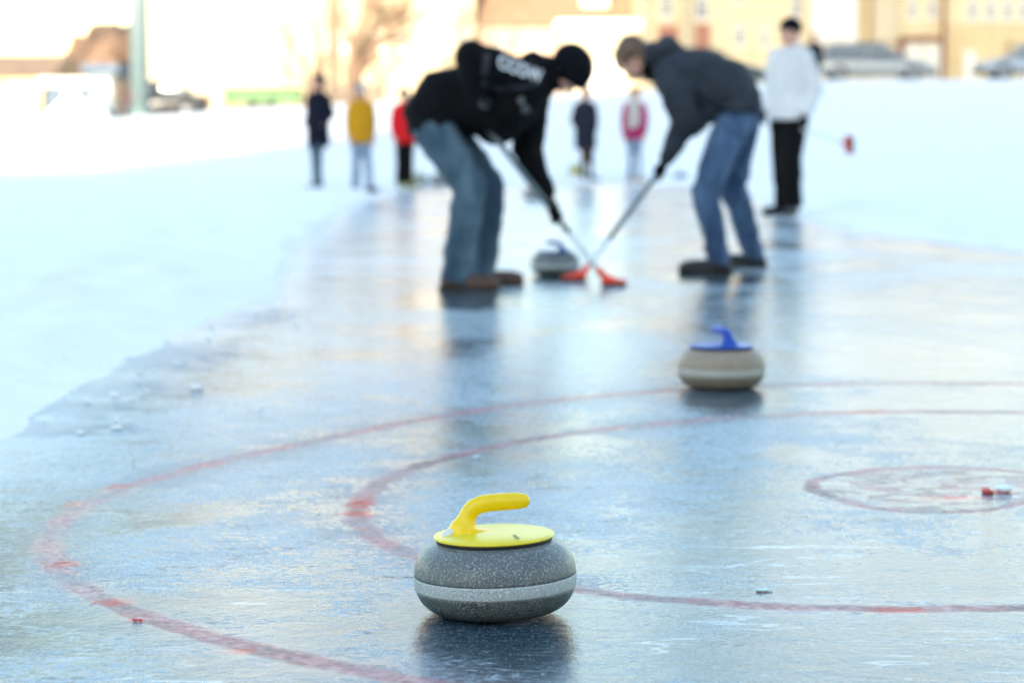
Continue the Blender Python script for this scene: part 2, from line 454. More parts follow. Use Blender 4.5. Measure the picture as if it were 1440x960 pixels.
def bystander(label, px, py_feet, py_top, face_deg, outfit, z=0.02, group=None, hat_extra=0.0):
    """a standing person whose feet and crown show at the given rows of the photograph"""
    g = G(px, py_feet, z); top = P(px, py_top, g.y).z
    hgt = top - z; sk = hgt / (1.775 + hat_extra)
    root = thing('person', label, 'person', g, R(face_deg), group)
    J = stand(sk, outfit.get('stance', .09), outfit.get('arms', 'down'))
    if 'pose' in outfit: outfit['pose'](J, sk)
    lk = R(outfit.get('look', 0)); J['face'] = V((math.sin(lk), -math.cos(lk), -.12))
    st_ = outfit.get('step', 0) * sk
    if st_:
        J['ankF'] = J['ankF'] + V((st_ * .4, -st_, 0)); J['kneeF'] = J['kneeF'] + V((st_ * .3, -st_ * .8, 0)); J['hipN'] = J['hipN'] + V((0, 0, .01)); J['toeF'] = V((.6, -1, 0))
        for q in ('pelvis', 'hipN', 'hipF'): J[q] = J[q] + V((-st_ * .15, 0, 0))
        J['head'] = J['head'] + V((st_ * .15, 0, 0))
    hands = []
    if not outfit.get('gloves'):
        for q, s in (('N', -1), ('F', 1)):
            if outfit.get('arms') != 'pockets':
                w = J['wri' + q]; e = J['elb' + q]
                hands.append(lambda hu, w=w, e=e, s=s: open_hand(hu, w, w - e + V((0, 0, -.1)), (-s, -.3, 0), side=s))
    L, rot, k = build_body(root, J, .02, hands, sk)
    o = dict(outfit); o.setdefault('arm_r', (.072, .06, .048)); o.setdefault('torso', coat_rings(sk, outfit.get('hem', .86), outfit.get('wide', 1.0)))
    clothes(root, J, o, .018, sk, folds=.012, seed=int(px) % 17)
    if outfit.get('gloves'):
        for q, s in (('N', -1), ('F', 1)):
            gu = U(); w = J['wri' + q]; e = J['elb' + q]
            open_hand(gu, w, w - e + V((0, 0, -.1)), (-s, -.3, 0), th=.012, side=s)
            put('glove', gu.mesh(.006, 1), outfit['gloves'], root)
    for q in 'NF': shoe(root, J['ank' + q], J['toe' + q], outfit['shoes'], sk * outfit.get('boot', 1), vox=.014)
    if outfit.get('hat'): beanie(root, L, rot, k, outfit['hat'], bobble=outfit.get('bobble', False))
    if outfit.get('hair'): hair(root, L, rot, k, outfit['hair'], outfit.get('hair_len', 0))
    return root, J, sk

# ------------------------------------------------------------------ curling stones
def stone(name, label, loc, rz, mats, hmat, dmat, tilt=0, number=False, group='curling stones on the ice', scale=1.0, seg=128):
    root = thing(name, label, 'curling stone', loc, rz, group)
    root.rotation_euler = Matrix.Rotation(rz, 3, 'Z').to_euler() if not tilt else (Matrix.Rotation(tilt, 3, 'Y') @ Matrix.Rotation(rz, 3, 'Z')).to_euler()
    root.scale = (scale,) * 3
    RAD, HH = .1455, .0675
    up, band, low = mats
    def prof(t):       # t in -90..90 degrees, superellipse side
        c, s = math.cos(t), math.sin(t)
        e = .80
        return (.070 + (RAD - .070) * abs(c) ** e, HH + HH * math.copysign(abs(s) ** .86, s))
    T = lambda a, b, n: [prof(R(a + (b - a) * i / n)) for i in range(n + 1)]
    bt, bb = 2, -14
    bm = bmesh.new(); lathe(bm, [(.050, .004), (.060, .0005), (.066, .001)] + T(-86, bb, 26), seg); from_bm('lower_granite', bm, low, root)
    bm = bmesh.new()
    pr = T(bb, bt, 8); pr = [(r + .0006, z) for r, z in pr]
    lathe(bm, [(pr[0][0] - .004, pr[0][1])] + pr + [(pr[-1][0] - .004, pr[-1][1])], seg); from_bm('striking_band', bm, band, root)
    bm = bmesh.new(); lathe(bm, T(bt, 86, 26) + [(.06, .1345), (.03, .134)], seg); from_bm('upper_granite', bm, up, root)
    zt = .1335
    bm = bmesh.new(); lathe(bm, [(.09, zt - .003), (.1035, zt - .003), (.1045, zt), (.1045, zt + .0035), (.09, zt + .0035)], seg); from_bm('gap_ring', bm, 'black_rubber', root)  # black ring in the thin gap under the cap disc
    zd = zt + .0036
    bm = bmesh.new(); lathe(bm, [(.06, zd), (.1065, zd), (.1082, zd + .0012), (.1085, zd + .003), (.107, zd + .0052), (.1, zd + .0068), (.08, zd + .0092), (.05, zd + .0112), (.02, zd + .012), (.004, zd + .012)], seg)
    d = from_bm('cap_disc', bm, dmat, root)
    # gooseneck handle: foot near the rim at -x, grip running to +x
    u = U(); zc = zd + .010
    foot = [(-.056, 0, zc + .003), (-.0515, 0, zc + .014), (-.048, 0, zc + .025), (-.043, 0, zc + .0355), (-.034, 0, zc + .0445), (-.020, 0, zc + .0498), (-.002, 0, zc + .052), (.02, 0, zc + .0530), (.044, 0, zc + .0535), (.0535, 0, zc + .0535)]
    fr = [.025, .0195, .0162, .0155, .0158, .016, .016, .0158, .0152, .0136]
    fine = []
    for i in range(len(foot) - 1):
        for t in (0, .5): fine.append((V(foot[i]).lerp(V(foot[i + 1]), t), fr[i] * (1 - t) + fr[i + 1] * t))
    fine.append((V(foot[-1]), fr[-1]))
    for a, b in zip(fine, fine[1:]): tube(u.bm, [a[0], b[0]], [a[1], b[1]], 24)
    for p_, r_ in fine: u.sph(p_, r_)
    u.sph((-.062, 0, zc - .004), .028, (1.15, 1.0, .5))
    u.sph((-.045, 0, zc - .003), .03, (1.4, .9, .34)); u.sph((-.025, 0, zc - .003), .03, (1.5, .8, .2))
    ho = put('handle', u.mesh(.0022, 9), hmat, root)
    if not number: ho.scale = (1.0, 1.25, .86); ho.location.z = zd * .14
    if number:
        tc = bpy.data.curves.new('num', 'FONT'); tc.body = '8'; tc.size = .0155; tc.extrude = .0002; tc.align_x = 'CENTER'; tc.align_y = 'CENTER'
        to = bpy.data.objects.new('tmp', tc); col.objects.link(to)
        dg = bpy.context.evaluated_depsgraph_get(); me = bpy.data.meshes.new_from_object(to.evaluated_get(dg)); bpy.data.objects.remove(to)
        me.name = 'number'; me.materials.clear(); me.materials.append(M['ink'])
        no = link(bpy.data.objects.new('number', me), d)
        no.location = (.040, -.074, zd + .0112); no.rotation_euler = (R(9), 0, R(20)); no.scale = (.95, 2.1, 1)
        # sticker: white oval on the foot of the handle
        bm = bmesh.new()
        rings = [[V((math.cos(a_) * r_, math.sin(a_) * r_ * .62, z_)) for a_ in [2 * math.pi * k / 32 for k in range(32)]] for r_, z_ in ((.0122, -.004), (.0122, 0), (.0115, .0006), (.006, .0009))]
        ringloft(bm, rings); so = from_bm('sticker', bm, 'sticker', root)
        so.location = (-.0815, -.019, zc + .0035); so.rotation_euler = (R(26), R(-26), R(20))
    return root

g = G(698, 861)
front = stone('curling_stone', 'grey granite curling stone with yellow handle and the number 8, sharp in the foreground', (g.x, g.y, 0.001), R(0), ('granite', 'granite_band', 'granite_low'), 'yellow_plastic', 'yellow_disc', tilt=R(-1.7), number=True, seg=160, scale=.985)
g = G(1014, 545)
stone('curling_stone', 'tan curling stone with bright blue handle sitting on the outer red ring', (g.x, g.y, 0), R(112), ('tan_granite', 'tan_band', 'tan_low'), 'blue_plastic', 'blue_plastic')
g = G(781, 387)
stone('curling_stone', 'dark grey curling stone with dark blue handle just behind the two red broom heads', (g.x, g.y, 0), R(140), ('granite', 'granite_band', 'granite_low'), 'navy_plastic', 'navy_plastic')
for px, py, hm, lab, rz in ((752, 281, 'red_plastic', 'far stone with a dull red handle, seen beside the gloved forearm of the left sweeper', 30),
                        (957, 258, 'navy_plastic', 'distant dark stone on the ice just left of the right sweeper knee', 70),
                        (1040, 236, 'navy_plastic', 'distant dark stone on the snow between the right sweeper and the man in white', 10),
                        (590, 263, 'yellow_boot', 'distant stone with yellowish handle beside the boots of the person in red', 40),
                        (617, 262, 'yellow_boot', 'distant stone with yellowish handle close to the left sweeper thigh', 150)):
    g = G(px, py)
    stone('curling_stone', lab, (g.x, g.y, .0 if px in (752, 957) else .03), R(rz), ('granite', 'granite_band', 'granite_low'), hm, hm, seg=32)

# ------------------------------------------------------------------ brooms
def broom(label, head, through, length, head_dir, shaft='carbon'):
    head, through = V(head), V(through)
    root = thing('curling_broom', label, 'broom', (head.x, head.y, 0), 0, 'curling brooms')
    a = (through - head).normalized(); o = V((head.x, head.y, 0)); h = head - o
    bm = bmesh.new(); tube(bm, [h + a * .34, h + a * (length - .12)], [.0155, .0155], 16); from_bm('shaft', bm, shaft, root)
    bm = bmesh.new(); tube(bm, [h + a * .035, h + a * .341], [.011, .0145], 16); from_bm('lower_shaft', bm, 'pale_shaft', root)
    bm = bmesh.new(); tube(bm, [h + a * (length - .121), h + a * length, h + a * (length + .008)], [.0175, .0175, .012], 16); from_bm('grip', bm, 'black_rubber', root)
    d = V((head_dir[0], head_dir[1], 0)).normalized(); w = V((-d.y, d.x, 0))
    u = U(); KB = .84
    prof = [(-.035, .05, .03), (-.01, .062, .04), (.03, .048, .045), (.07, .026, .044), (.115, .020, .036), (.13, .016, .02)]
    rings = []
    for x, hz, hw in prof:
        x, hz, hw = x * KB + .012, hz * KB, hw * KB
        rings.append([h * V((1, 1, 0)).x * 0 + V((h.x, h.y, 0)) + d * x + w * hw * math.cos(t) + V((0, 0, .022 + max(0, math.sin(t)) * hz + min(0, math.sin(t)) * .004)) for t in [2 * math.pi * k / 20 for k in range(20)]])
    ringloft(u.bm, rings)
    u.limb([V((h.x, h.y, .05)), V((h.x, h.y, .05)) + a * .06], [.022, .018])
    put('brush_head', u.mesh(.005, 2), 'broom_red', root)
    bm = bmesh.new(); rings = []
    for z, s_ in ((.001, .95), (.012, 1.0), (.021, .97)):
        rings.append([V((h.x, h.y, z)) + d * (.052 + .072 * s_ * math.copysign(abs(math.cos(t)) ** .6, math.cos(t))) + w * .036 * s_ * math.copysign(abs(math.sin(t)) ** .6, math.sin(t)) for t in [2 * math.pi * k / 28 for k in range(28)]])
    ringloft(bm, rings); from_bm('bristle_pad', bm, 'bristle', root)
    return root

# ------------------------------------------------------------------ left sweeper (black jacket)
YL = G(650, 406).y
S_ = YL / FPX
bx = (650 - 720) * S_
def LQ(px, py, y):     # local point of the left sweeper: rows/columns at his own distance, y = depth offset
    p = P(px, py, YL + y); return V((p.x - bx, y, p.z))
root = thing('person', 'bent sweeper in black jacket, black beanie and blue jeans, pushing a broom with both hands', 'person', (bx, YL, 0), 0, 'sweepers in front of the moving stone')
hbL = G(843, 399); topL = None
handF = LQ(779, 300, .06); handN = LQ(684, 178, -.12)
J = dict(pelvis=LQ(607, 152, 0), waist=LQ(640, 138, 0), chest=LQ(705, 126, 0), neck=LQ(765, 112, 0), head=LQ(796, 101, -.0),
         face=V((.38, -.12, -.92)), crown=V((.92, 0, .38)), side=V((0, 1, 0)),
         hipN=LQ(611, 182, -.1), kneeN=LQ(660, 264, -.14), ankN=LQ(640, 387, -.15), toeN=V((1, -.15, 0)),
         hipF=LQ(622, 182, .1), kneeF=LQ(688, 262, .14), ankF=LQ(678, 384, .17), toeF=V((1, .1, 0)),
         shoN=LQ(742, 110, -.2), elbN=LQ(662, 80, -.32), wriN=LQ(678, 158, -.19),
         shoF=LQ(750, 130, .18), elbF=LQ(742, 210, .22), wriF=LQ(769, 276, .12))
J['ankN'].z = .087; J['ankF'].z = .087
L, rot, k = build_body(root, J, .012, [])
torso = [LQ(617, 180, 0), LQ(611, 160, 0), LQ(622, 143, 0), LQ(648, 139, 0), LQ(680, 140, 0), LQ(715, 132, 0), LQ(745, 120, 0), LQ(764, 108, 0), LQ(778, 100, 0)]
tw = [(.21, .165), (.21, .17), (.2, .175), (.2, .17), (.21, .18), (.22, .19), (.2, .14), (.12, .105), (.095, .10)]
ow = dict(jacket='black', trousers='jeans', torso=[(*p_, a_, b_) for p_, (a_, b_) in zip(torso, tw)], arm_r=(.092, .086, .05), leg_r=(.118, .088, .082), leg_drop=.045,
          lumps=[(LQ(700, 165, 0), .15), (LQ(650, 165, 0), .12), (LQ(722, 150, .08), .14), (LQ(773, 101, 0), .088), (LQ(780, 106, 0), .062), (LQ(749, 98, -.03), .098)])
jk = clothes(root, J, ow, .012, 1.0, folds=.013, seed=3)
beanie(root, L, rot, k, 'black_knit', low=-.055, thick=1.17, tilt=1.0)
shoe(root, J['ankN'], J['toeN'], 'brown_leather', 1.04); shoe(root, J['ankF'], J['toeF'], 'brown_leather', 1.0)
base = V((bx, YL, 0))
axis = (handN - handF).normalized()
gu = U(); grip_hand(gu, J['wriF'], handF, axis, .0125); put('glove', gu.mesh(.005, 1), 'black', root)
gu = U(); grip_hand(gu, J['wriN'], handN, -axis, .0125); put('glove', gu.mesh(.005, 1), 'black', root)
# the broom runs through both hands down to its head
hw = base + handF; nw = base + handN
dirn = (hw - nw).normalized(); t_ = (.045 - hw.z) / dirn.z; headw = hw + dirn * t_
broom('grey broom of the sweeper in black, red head nearest the right', headw, hw, (headw - nw).length + .1, (1, -.15))
# sleeve print, reflective bands: laid onto the cloth surface
from mathutils.bvhtree import BVHTree
jbm = bmesh.new(); jbm.from_mesh(jk.data); bvh = BVHTree.FromBMesh(jbm); jbm.free()
def lay(px, py, off=.003):
    a = LQ(px, py, -1.0); d = V((0, 1, -.06)).normalized()
    h_ = bvh.ray_cast(a - d * 0, d)
    return (h_[0] - d * off) if h_[0] else None
def decal(name, bm, mat, toP):
    for v in bm.verts:
        q = lay(*toP(v.co)); v.co = q if q else V((0, 0, -99))
    bmesh.ops.delete(bm, geom=[v for v in bm.verts if v.co.z < -50], context='VERTS')
    from_bm(name, bm, mat, jk, smooth=False)
bm = bmesh.new()
tc = bpy.data.curves.new('t', 'FONT'); tc.body = 'CCOW'; tc.size = 1; tc.align_x = 'CENTER'; tc.align_y = 'CENTER'; tc.offset = .03
to = bpy.data.objects.new('tmp', tc); col.objects.link(to)
dg = bpy.context.evaluated_depsgraph_get(); me = bpy.data.meshes.new_from_object(to.evaluated_get(dg)); bpy.data.objects.remove(to)
bm.from_mesh(me); bpy.data.meshes.remove(me)
bmesh.ops.triangulate(bm, faces=bm.faces[:])
bmesh.ops.subdivide_edges(bm, edges=[e for e in bm.edges if e.calc_length() > .15], cuts=2)
ca, sa = math.cos(R(18)), math.sin(R(18))
decal('sleeve_lettering', bm, 'white_print', lambda c: (732 + 21 * c.x * ca - 27 * c.y * -sa * 0 + 27 * c.y * .1, 81 + 21 * c.x * sa - 27 * c.y))
def strip(a, b, w, n=24):
    bm = bmesh.new(); rows = [[bm.verts.new((i / n, s_, 0)) for s_ in (-1, 0, 1)] for i in range(n + 1)]
    for r0, r1 in zip(rows, rows[1:]):
        for q in (0, 1): bm.faces.new((r0[q], r0[q + 1], r1[q + 1], r1[q]))
    return bm
decal('reflective_band', strip(0, 0, 0), 'reflect', lambda c: (683 - 4 * c.x + c.y * 5, 60 + c.x * 31))
decal('piping', strip(0, 0, 0), 'reflect', lambda c: (676 + 82 * c.x, 101 + 7 * math.sin(c.x * math.pi) + c.y * 3.5))
for (px, py, rx, ry) in ((679, 131, 8, 7), (734, 125, 5, 6), (741, 138, 6, 6)):
    bm = bmesh.new(); bmesh.ops.create_circle(bm, cap_ends=True, radius=1, segments=20)
    decal('badge', bm, 'badge_grey', lambda c: (px + rx * c.x, py + ry * c.y))

# ------------------------------------------------------------------ right sweeper (dark grey jacket)
YR = G(1010, 383).y
bxr = (1015 - 720) / FPX * YR
def RQ(px, py, y):
    p = P(px, py, YR + y); return V((p.x - bxr, y, p.z))
root = thing('person', 'bent bareheaded sweeper with brown hair, dark grey jacket and blue jeans, facing left', 'person', (bxr, YR, 0), 0, 'sweepers in front of the moving stone')
handL = RQ(926, 243, -.12)
hb = G(820, 396); hb.z = .045
head_l = V((hb.x - bxr, hb.y - YR, .045))
axr = (handL - head_l).normalized()
handU = handL + axr * .34
J = dict(pelvis=RQ(1043, 148, 0), waist=RQ(1020, 126, 0), chest=RQ(968, 104, 0), neck=RQ(925, 88, 0), head=RQ(893, 86, -.01),
         face=V((-.46, -.12, -.88)), crown=V((-.88, 0, .46)), side=V((0, 1, 0)),
         hipN=RQ(1028, 180, -.09), kneeN=RQ(992, 268, -.15), ankN=RQ(1010, 360, -.16), toeN=V((-1, -.2, 0)),
         hipF=RQ(1042, 176, .1), kneeF=RQ(1030, 262, .2), ankF=RQ(1060, 345, .45), toeF=V((-1, .1, 0)),
         shoN=RQ(944, 106, -.19), elbN=RQ(963, 172, -.25), wriN=RQ(936, 226, -.16),
         shoF=RQ(940, 112, .19), elbF=handU + V((.1, .2, .12)), wriF=handU + V((.05, .05, .07)))
J['ankN'].z = .087; J['ankF'].z = .087
L, rot, k = build_body(root, J, .012, [])
torso = [RQ(1034, 158, 0), RQ(1036, 143, 0), RQ(1022, 124, 0), RQ(998, 115, 0), RQ(970, 108, 0), RQ(945, 98, 0), RQ(925, 88, 0), RQ(914, 86, 0)]
tw = [(.2, .145), (.2, .15), (.2, .175), (.2, .175), (.21, .165), (.19, .13), (.11, .085), (.085, .08)]
ow = dict(jacket='charcoal', trousers='jeans2', torso=[(*p_, a_, b_) for p_, (a_, b_) in zip(torso, tw)], arm_r=(.098, .078, .05), leg_r=(.112, .085, .066), leg_drop=.04,
          lumps=[(RQ(1000, 145, 0), .13)])
jk = clothes(root, J, ow, .012, 1.0, folds=.014, seed=9)
u = U(); u.limb([RQ(936, 66, -.07), RQ(940, 64, .07)], [.062, .062]); u.limb([RQ(918, 76, -.06), RQ(918, 76, .06)], [.07, .07]); u.limb([RQ(950, 76, -.06), RQ(950, 76, .06)], [.06, .06])
put('hood', u.mesh(.01, 3, folds=.01, ffreq=10), 'charcoal', jk)
u = U(); u.limb([RQ(911, 98, -.04), RQ(915, 104, .04)], [.05, .05]); put('collar', u.mesh(.01, 3), 'black', jk)
hair(root, L, rot, k, 'hair_brown', .015, seed=4)
shoe(root, J['ankN'], J['toeN'], 'dark_leather', 1.06); shoe(root, J['ankF'], J['toeF'], 'dark_leather', 1.0)
gu = U(); grip_hand(gu, J['wriN'], handL, -axr, .0125); put('glove', gu.mesh(.005, 1), 'black', root)
gu = U(); grip_hand(gu, J['wriF'], handU, axr, .0125); put('glove', gu.mesh(.005, 1), 'black', root)
baser = V((bxr, YR, 0))
broom('grey broom of the sweeper in dark grey, red head touching the stone', baser + head_l, baser + handL, (handU - head_l).length + .1, (-1, -.1))

# ------------------------------------------------------------------ bystanders
def white_pose(J, sk):
    J['elbN'] = V((-.235, .02, 1.13)) * sk; J['wriN'] = V((-.20, -.12, .93)) * sk
    J['elbF'] = V((.245, .06, 1.13)) * sk; J['wriF'] = V((.22, -.02, .90)) * sk
root, J, sk = bystander('man in loose white jacket, black hat and black trousers, watching on the right', 1109, 303, 24, -52,
    dict(jacket='white_cloth', trousers='black_trousers', shoes='dark_leather', hat='black_knit', gloves='black', hem=.86, wide=1.12, leg_r=(.12, .095, .085), arm_r=(.095, .082, .06), look=-5, step=.06, pose=white_pose, stance=.075), z=0)
wp = root.location.copy()
# broom carried level behind him
def carried(label, a, b):
    a, b = V(a), V(b)
    r_ = thing('curling_broom', label, 'broom', (b.x, b.y, b.z - .1), 0, 'curling brooms')
    o = V((b.x, b.y, b.z - .1)); d = (b - a).normalized()
    bm = bmesh.new(); tube(bm, [a - o, b - o], [.0145, .0145], 12); from_bm('shaft', bm, 'pale_shaft', r_)
    bm = bmesh.new(); tube(bm, [a - o - d * .09, a - o], [.0165, .0165], 12); from_bm('grip', bm, 'black_rubber', r_)
    u = U(); u.limb([b - o - d * .03, b - o + d * .02], [.022, .03]); u.limb([b - o + V((0, 0, -.07)) + d * .02, b - o + V((0, 0, .07)) + d * .02], [.03, .03]); put('brush_head', u.mesh(.006, 2), 'red_plastic', r_)
    bm = bmesh.new(); tube(bm, [b - o + V((0, 0, -.085)) + d * .055, b - o + V((0, 0, .085)) + d * .055], [.025, .025], 12); from_bm('bristle_pad', bm, 'bristle', r_)
carried('pale broom held level by the man in white, small red head', P(1126, 181, wp.y - .18), P(1190, 202, wp.y - .2))

bystander('person in long navy coat and blue jeans with hands in pockets, leftmost of the row', 448, 267, 104, -35,
          dict(jacket='navy', trousers='jeans', shoes='dark_leather', hair='hair_dark', hair_len=.03, arms='pockets', hem=.66, wide=1.0, look=-25, step=.1, stance=.05, leg_r=(.09, .065, .06)), group='people standing at the far end of the ice')
root, J, sk = bystander('person in mustard yellow jacket and white bobble hat', 508, 270, 112, 12,
          dict(jacket='mustard', trousers='pale_jeans', shoes='dark_leather', hat='white_cloth', bobble=True, hair='hair_brown', hair_len=.12, hem=.80, wide=1.05, look=30, step=.08, stance=.09, leg_r=(.1, .075, .07)), hat_extra=.06, group='people standing at the far end of the ice')
bystander('person in bright red jacket and black trousers half hidden behind the left sweeper', 569, 264, 124, 15,
          dict(jacket='red_cloth', trousers='black_trousers', shoes='yellow_boot', hair='hair_dark', hem=.80, wide=1.05, stance=.08, boot=1.15), group='people standing at the far end of the ice')
bystander('person in long slate coat and black leggings between the two sweepers', 823, 257, 122, 20,
          dict(jacket='navy_grey', trousers='black_trousers', shoes='dark_leather', hair='hair_fair', arms='pockets', hem=.62, wide=1.12, look=-30, step=.1, stance=.04, leg_r=(.075, .055, .05)), group='people standing at the far end of the ice')
root, J, sk = bystander('child in magenta jacket with pale scarf and pale blue jeans', 892, 257, 122, -10,
          dict(jacket='magenta', trousers='pale_jeans', shoes='tan_leather', hair='hair_fair', hair_len=.05, hem=.80, wide=1.0, look=25, step=.07, stance=.07, leg_r=(.085, .06, .06), boot=1.1), group='people standing at the far end of the ice')
u = U(); u.limb([V((0, -.1, 1.36)) * sk, V((0, -.09, 1.46)) * sk], [.1 * sk, .11 * sk]); u.limb([V((-.04, -.17, 1.05)) * sk, V((-.03, -.16, 1.35)) * sk], [.07 * sk, .085 * sk]); u.limb([V((.05, -.17, 1.1)) * sk, V((.04, -.16, 1.35)) * sk], [.07 * sk, .085 * sk])
put('scarf', u.mesh(.015, 3, folds=.012, ffreq=12), 'pale_scarf', root)
# bag standing by the slate coat, item in the mustard person's hand
def bag(label, px, py, h, w, mat, z=0.02):
    g = G(px, py, z); r_ = thing('carrier_bag', label, 'bag', g)
    u = U(); u.torso([(0, 0, .0, w * .48, w * .28), (0, 0, h * .3, w * .5, w * .3), (0, 0, h * .75, w * .46, w * .22), (0, 0, h, w * .42, w * .08)], V((1, 0, 0)), p=4)
    put('pouch', u.mesh(.014, 2, folds=.008, ffreq=12, clampz=0), mat, r_)
    bm = bmesh.new(); tube(bm, [(-w * .25, 0, h * .97), (-w * .2, 0, h * 1.25), (w * .2, 0, h * 1.25), (w * .25, 0, h * .97)], .009, 8); from_bm('strap', bm, mat, r_)
bag('yellowish bag standing on the ice beside the long slate coat', 808, 256, .26, .2, 'yellow_boot')

# ------------------------------------------------------------------ ground: ice, snow
edge_px = [(0, 612), (60, 578), (150, 532), (220, 484), (300, 446), (350, 425), (372, 390), (400, 352), (440, 318), (485, 288), (540, 270), (590, 263)]
poly = [V((-1.75, -6, 0)), V((-1.6, 2, 0))] + [G(*p) for p in edge_px]
poly += [G(700, 261), G(900, 259), G(1030, 264), G(1090, 283), G(1140, 308), G(1210, 322), G(1290, 334), G(1370, 345), G(1440, 354)]
poly += [V((6.5, 12.5, 0)), V((11, 10.5, 0)), V((14, 6, 0)), V((14, -6, 0))]
PL = [(p.x, p.y) for p in poly]
def sdf(x, y):
    best = 1e9; inside = False; n = len(PL)
    for i in range(n):
        x0, y0 = PL[i]; x1, y1 = PL[(i + 1) % n]
        dx, dy = x1 - x0, y1 - y0
        t = max(0, min(1, ((x - x0) * dx + (y - y0) * dy) / (dx * dx + dy * dy)))
        d = (x - x0 - dx * t) ** 2 + (y - y0 - dy * t) ** 2
        if d < best: best = d
        if (y0 > y) != (y1 > y) and x < x0 + (y - y0) * dx / dy: inside = not inside
    return -math.sqrt(best) if inside else math.sqrt(best)
def sstep(a, b, x):
    t = max(0, min(1, (x - a) / (b - a))); return t * t * (3 - 2 * t)
TOP = [(-60, .7), (-18, .98), (-13, 1.3), (-8, 1.65), (0, 2.0), (4, 2.15), (8, 2.45), (11, 2.58), (60, 2.75)]
def top_h(x):
    if x <= TOP[0][0]: return TOP[0][1]
    for (a, b), (c, d) in zip(TOP, TOP[1:]):
        if x <= c: return b + (d - b) * (x - a) / (c - a)
    return TOP[-1][1]
def ground(x, y):
    n1 = noise.noise(V((x * .9, y * .45, 3))) * .22 + noise.noise(V((x * 3.3, y * 1.6, 9))) * .09 + noise.noise(V((x * 9, y * 5, 4))) * .035
    if -4 < x < 16 and -8 < y < 40: d = sdf(x, y) + n1
    else: d = 2.0
    h = -.045 + .045 * sstep(-.35, 0, d) + (.05 * sstep(0, .5, d) if d > 0 else 0)
    if d > .1:
        h += max(0, noise.noise(V((x * 2.6, y * 2.2, 5)))) * .09 * sstep(.1, .35, d) * (1 - sstep(.8, 1.6, d))
        st_ = noise.noise(V((x * 3.4, y * 2.6, 8))); h -= .035 * sstep(.25, .5, st_) * sstep(.5, 1.2, d)
        h += (noise.noise(V((x * .6, y * .4, 1))) * .06 + noise.noise(V((x * 2.5, y * 2, 6))) * .035 + noise.noise(V((x * 8, y * 7, 2))) * .010) * sstep(.1, .9, d)
    y0 = 36 - 11 * sstep(2.0, 7.0, x)
    if y > y0:
        t = min(1, (y - y0) / (85 - y0))
        rise = top_h(x) * (t ** 1.15)
        if y > 86: rise -= .12 * sstep(86, 88, y)
        h += rise + noise.noise(V((x * .25, y * .12, 7))) * .07 * sstep(y0, y0 + 10, y) * (1 - sstep(78, 86, y) * .6)
    return h
def axis_pts(segs):
    out = []
    for a, b, st in segs:
        n = max(1, round((b - a) / st)); out += [a + (b - a) * i / n for i in range(n)]
    out.append(segs[-1][1]); return out
xs = axis_pts([(-700, -100, 100), (-100, -30, 8), (-30, -8, 1.2), (-8, -3, .35), (-3, -.6, .07), (-.6, 5.5, .16), (5.5, 14, .4), (14, 30, 1.2), (30, 100, 8), (100, 700, 100)])
ys = axis_pts([(-300, -60, 40), (-60, -8, 4), (-8, 2, .4), (2, 14, .09), (14, 40, .22), (40, 84, 1.0), (84, 90, .4), (90, 130, 4), (130, 300, 20), (300, 1500, 200)])
bm = bmesh.new()
gridv = [[bm.verts.new((x, y, ground(x, y))) for x in xs] for y in ys]
for a, b in zip(gridv, gridv[1:]):
    for i in range(len(xs) - 1): bm.faces.new((a[i], a[i + 1], b[i + 1], b[i]))
s = N('snow'); co = s.co()
f = s.noise(co, 3, 5, .6)
s.set(Base_Color=s.mix(s.rng(f, .3, .7), (.89, .875, .86), (.94, .925, .905)), Roughness=.75, Specular_IOR_Level=.25,
      Normal=s.bump(s.math('ADD', s.noise(co, 6, 6, .65), s.math('MULTIPLY', s.noise(co, 60, 3, .6), .15)), .35, .05))
M['snow'] = s.m
tag(from_bm('snow_ground', bm, 'snow'), kind='structure')

# ice: flat sheet with drawn rings
CX, CY = 1.05, 5.55
s = N('ice')
tcn = s.n('TexCoord'); obj = tcn.outputs['Object']
def mp(scale, loc=(0, 0, 0)):
    m_ = s.n('Mapping'); s.t.links.new(obj, m_.inputs[0]); m_.inputs['Scale'].default_value = scale; m_.inputs['Location'].default_value = loc; return m_.outputs[0]
big = s.noise(mp((1, .8, 1)), 1.1, 4, .6, .6)
med = s.noise(mp((1, 1.15, 1), (5, 2, 0)), 5.5, 6, .62, .4)
fin = s.noise(mp((1, 1, 1)), 55, 4, .65)
gra = s.noise(mp((1, 1, 1)), 230, 3, .6)
sep = s.n('SeparateXYZ'); s.t.links.new(obj, sep.inputs[0]); X_, Y_ = sep.outputs[0], sep.outputs[1]
# frost: a cloudy white crust, thinner (darker, clearer ice) in patches
cl = s.math('ADD', s.math('MULTIPLY', big, .55), s.math('MULTIPLY', med, .45))
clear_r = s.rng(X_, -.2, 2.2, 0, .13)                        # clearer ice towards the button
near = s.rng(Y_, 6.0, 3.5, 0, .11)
cl = s.math('ADD', cl, s.math('MULTIPLY', s.math('SUBTRACT', fin, .5), .42))
cl = s.math('ADD', cl, s.math('MULTIPLY', s.math('SUBTRACT', s.noise(mp((1, 2.0, 1), (4, 1, 0)), 26, 5, .7, .5), .5), .30))
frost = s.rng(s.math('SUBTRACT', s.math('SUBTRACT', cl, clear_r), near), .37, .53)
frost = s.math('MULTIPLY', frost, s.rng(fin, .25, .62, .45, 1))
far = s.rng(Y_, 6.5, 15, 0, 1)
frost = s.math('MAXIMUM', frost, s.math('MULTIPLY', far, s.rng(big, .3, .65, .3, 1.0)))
dust = s.n('Attribute', attribute_name='edge').outputs['Fac']       # powder snow blown over the rim of the ice
dn = s.math('ADD', dust, s.math('MULTIPLY', s.math('SUBTRACT', s.noise(mp((1, 1, 1), (8, 3, 0)), 2.6, 6, .7), .5), .75))
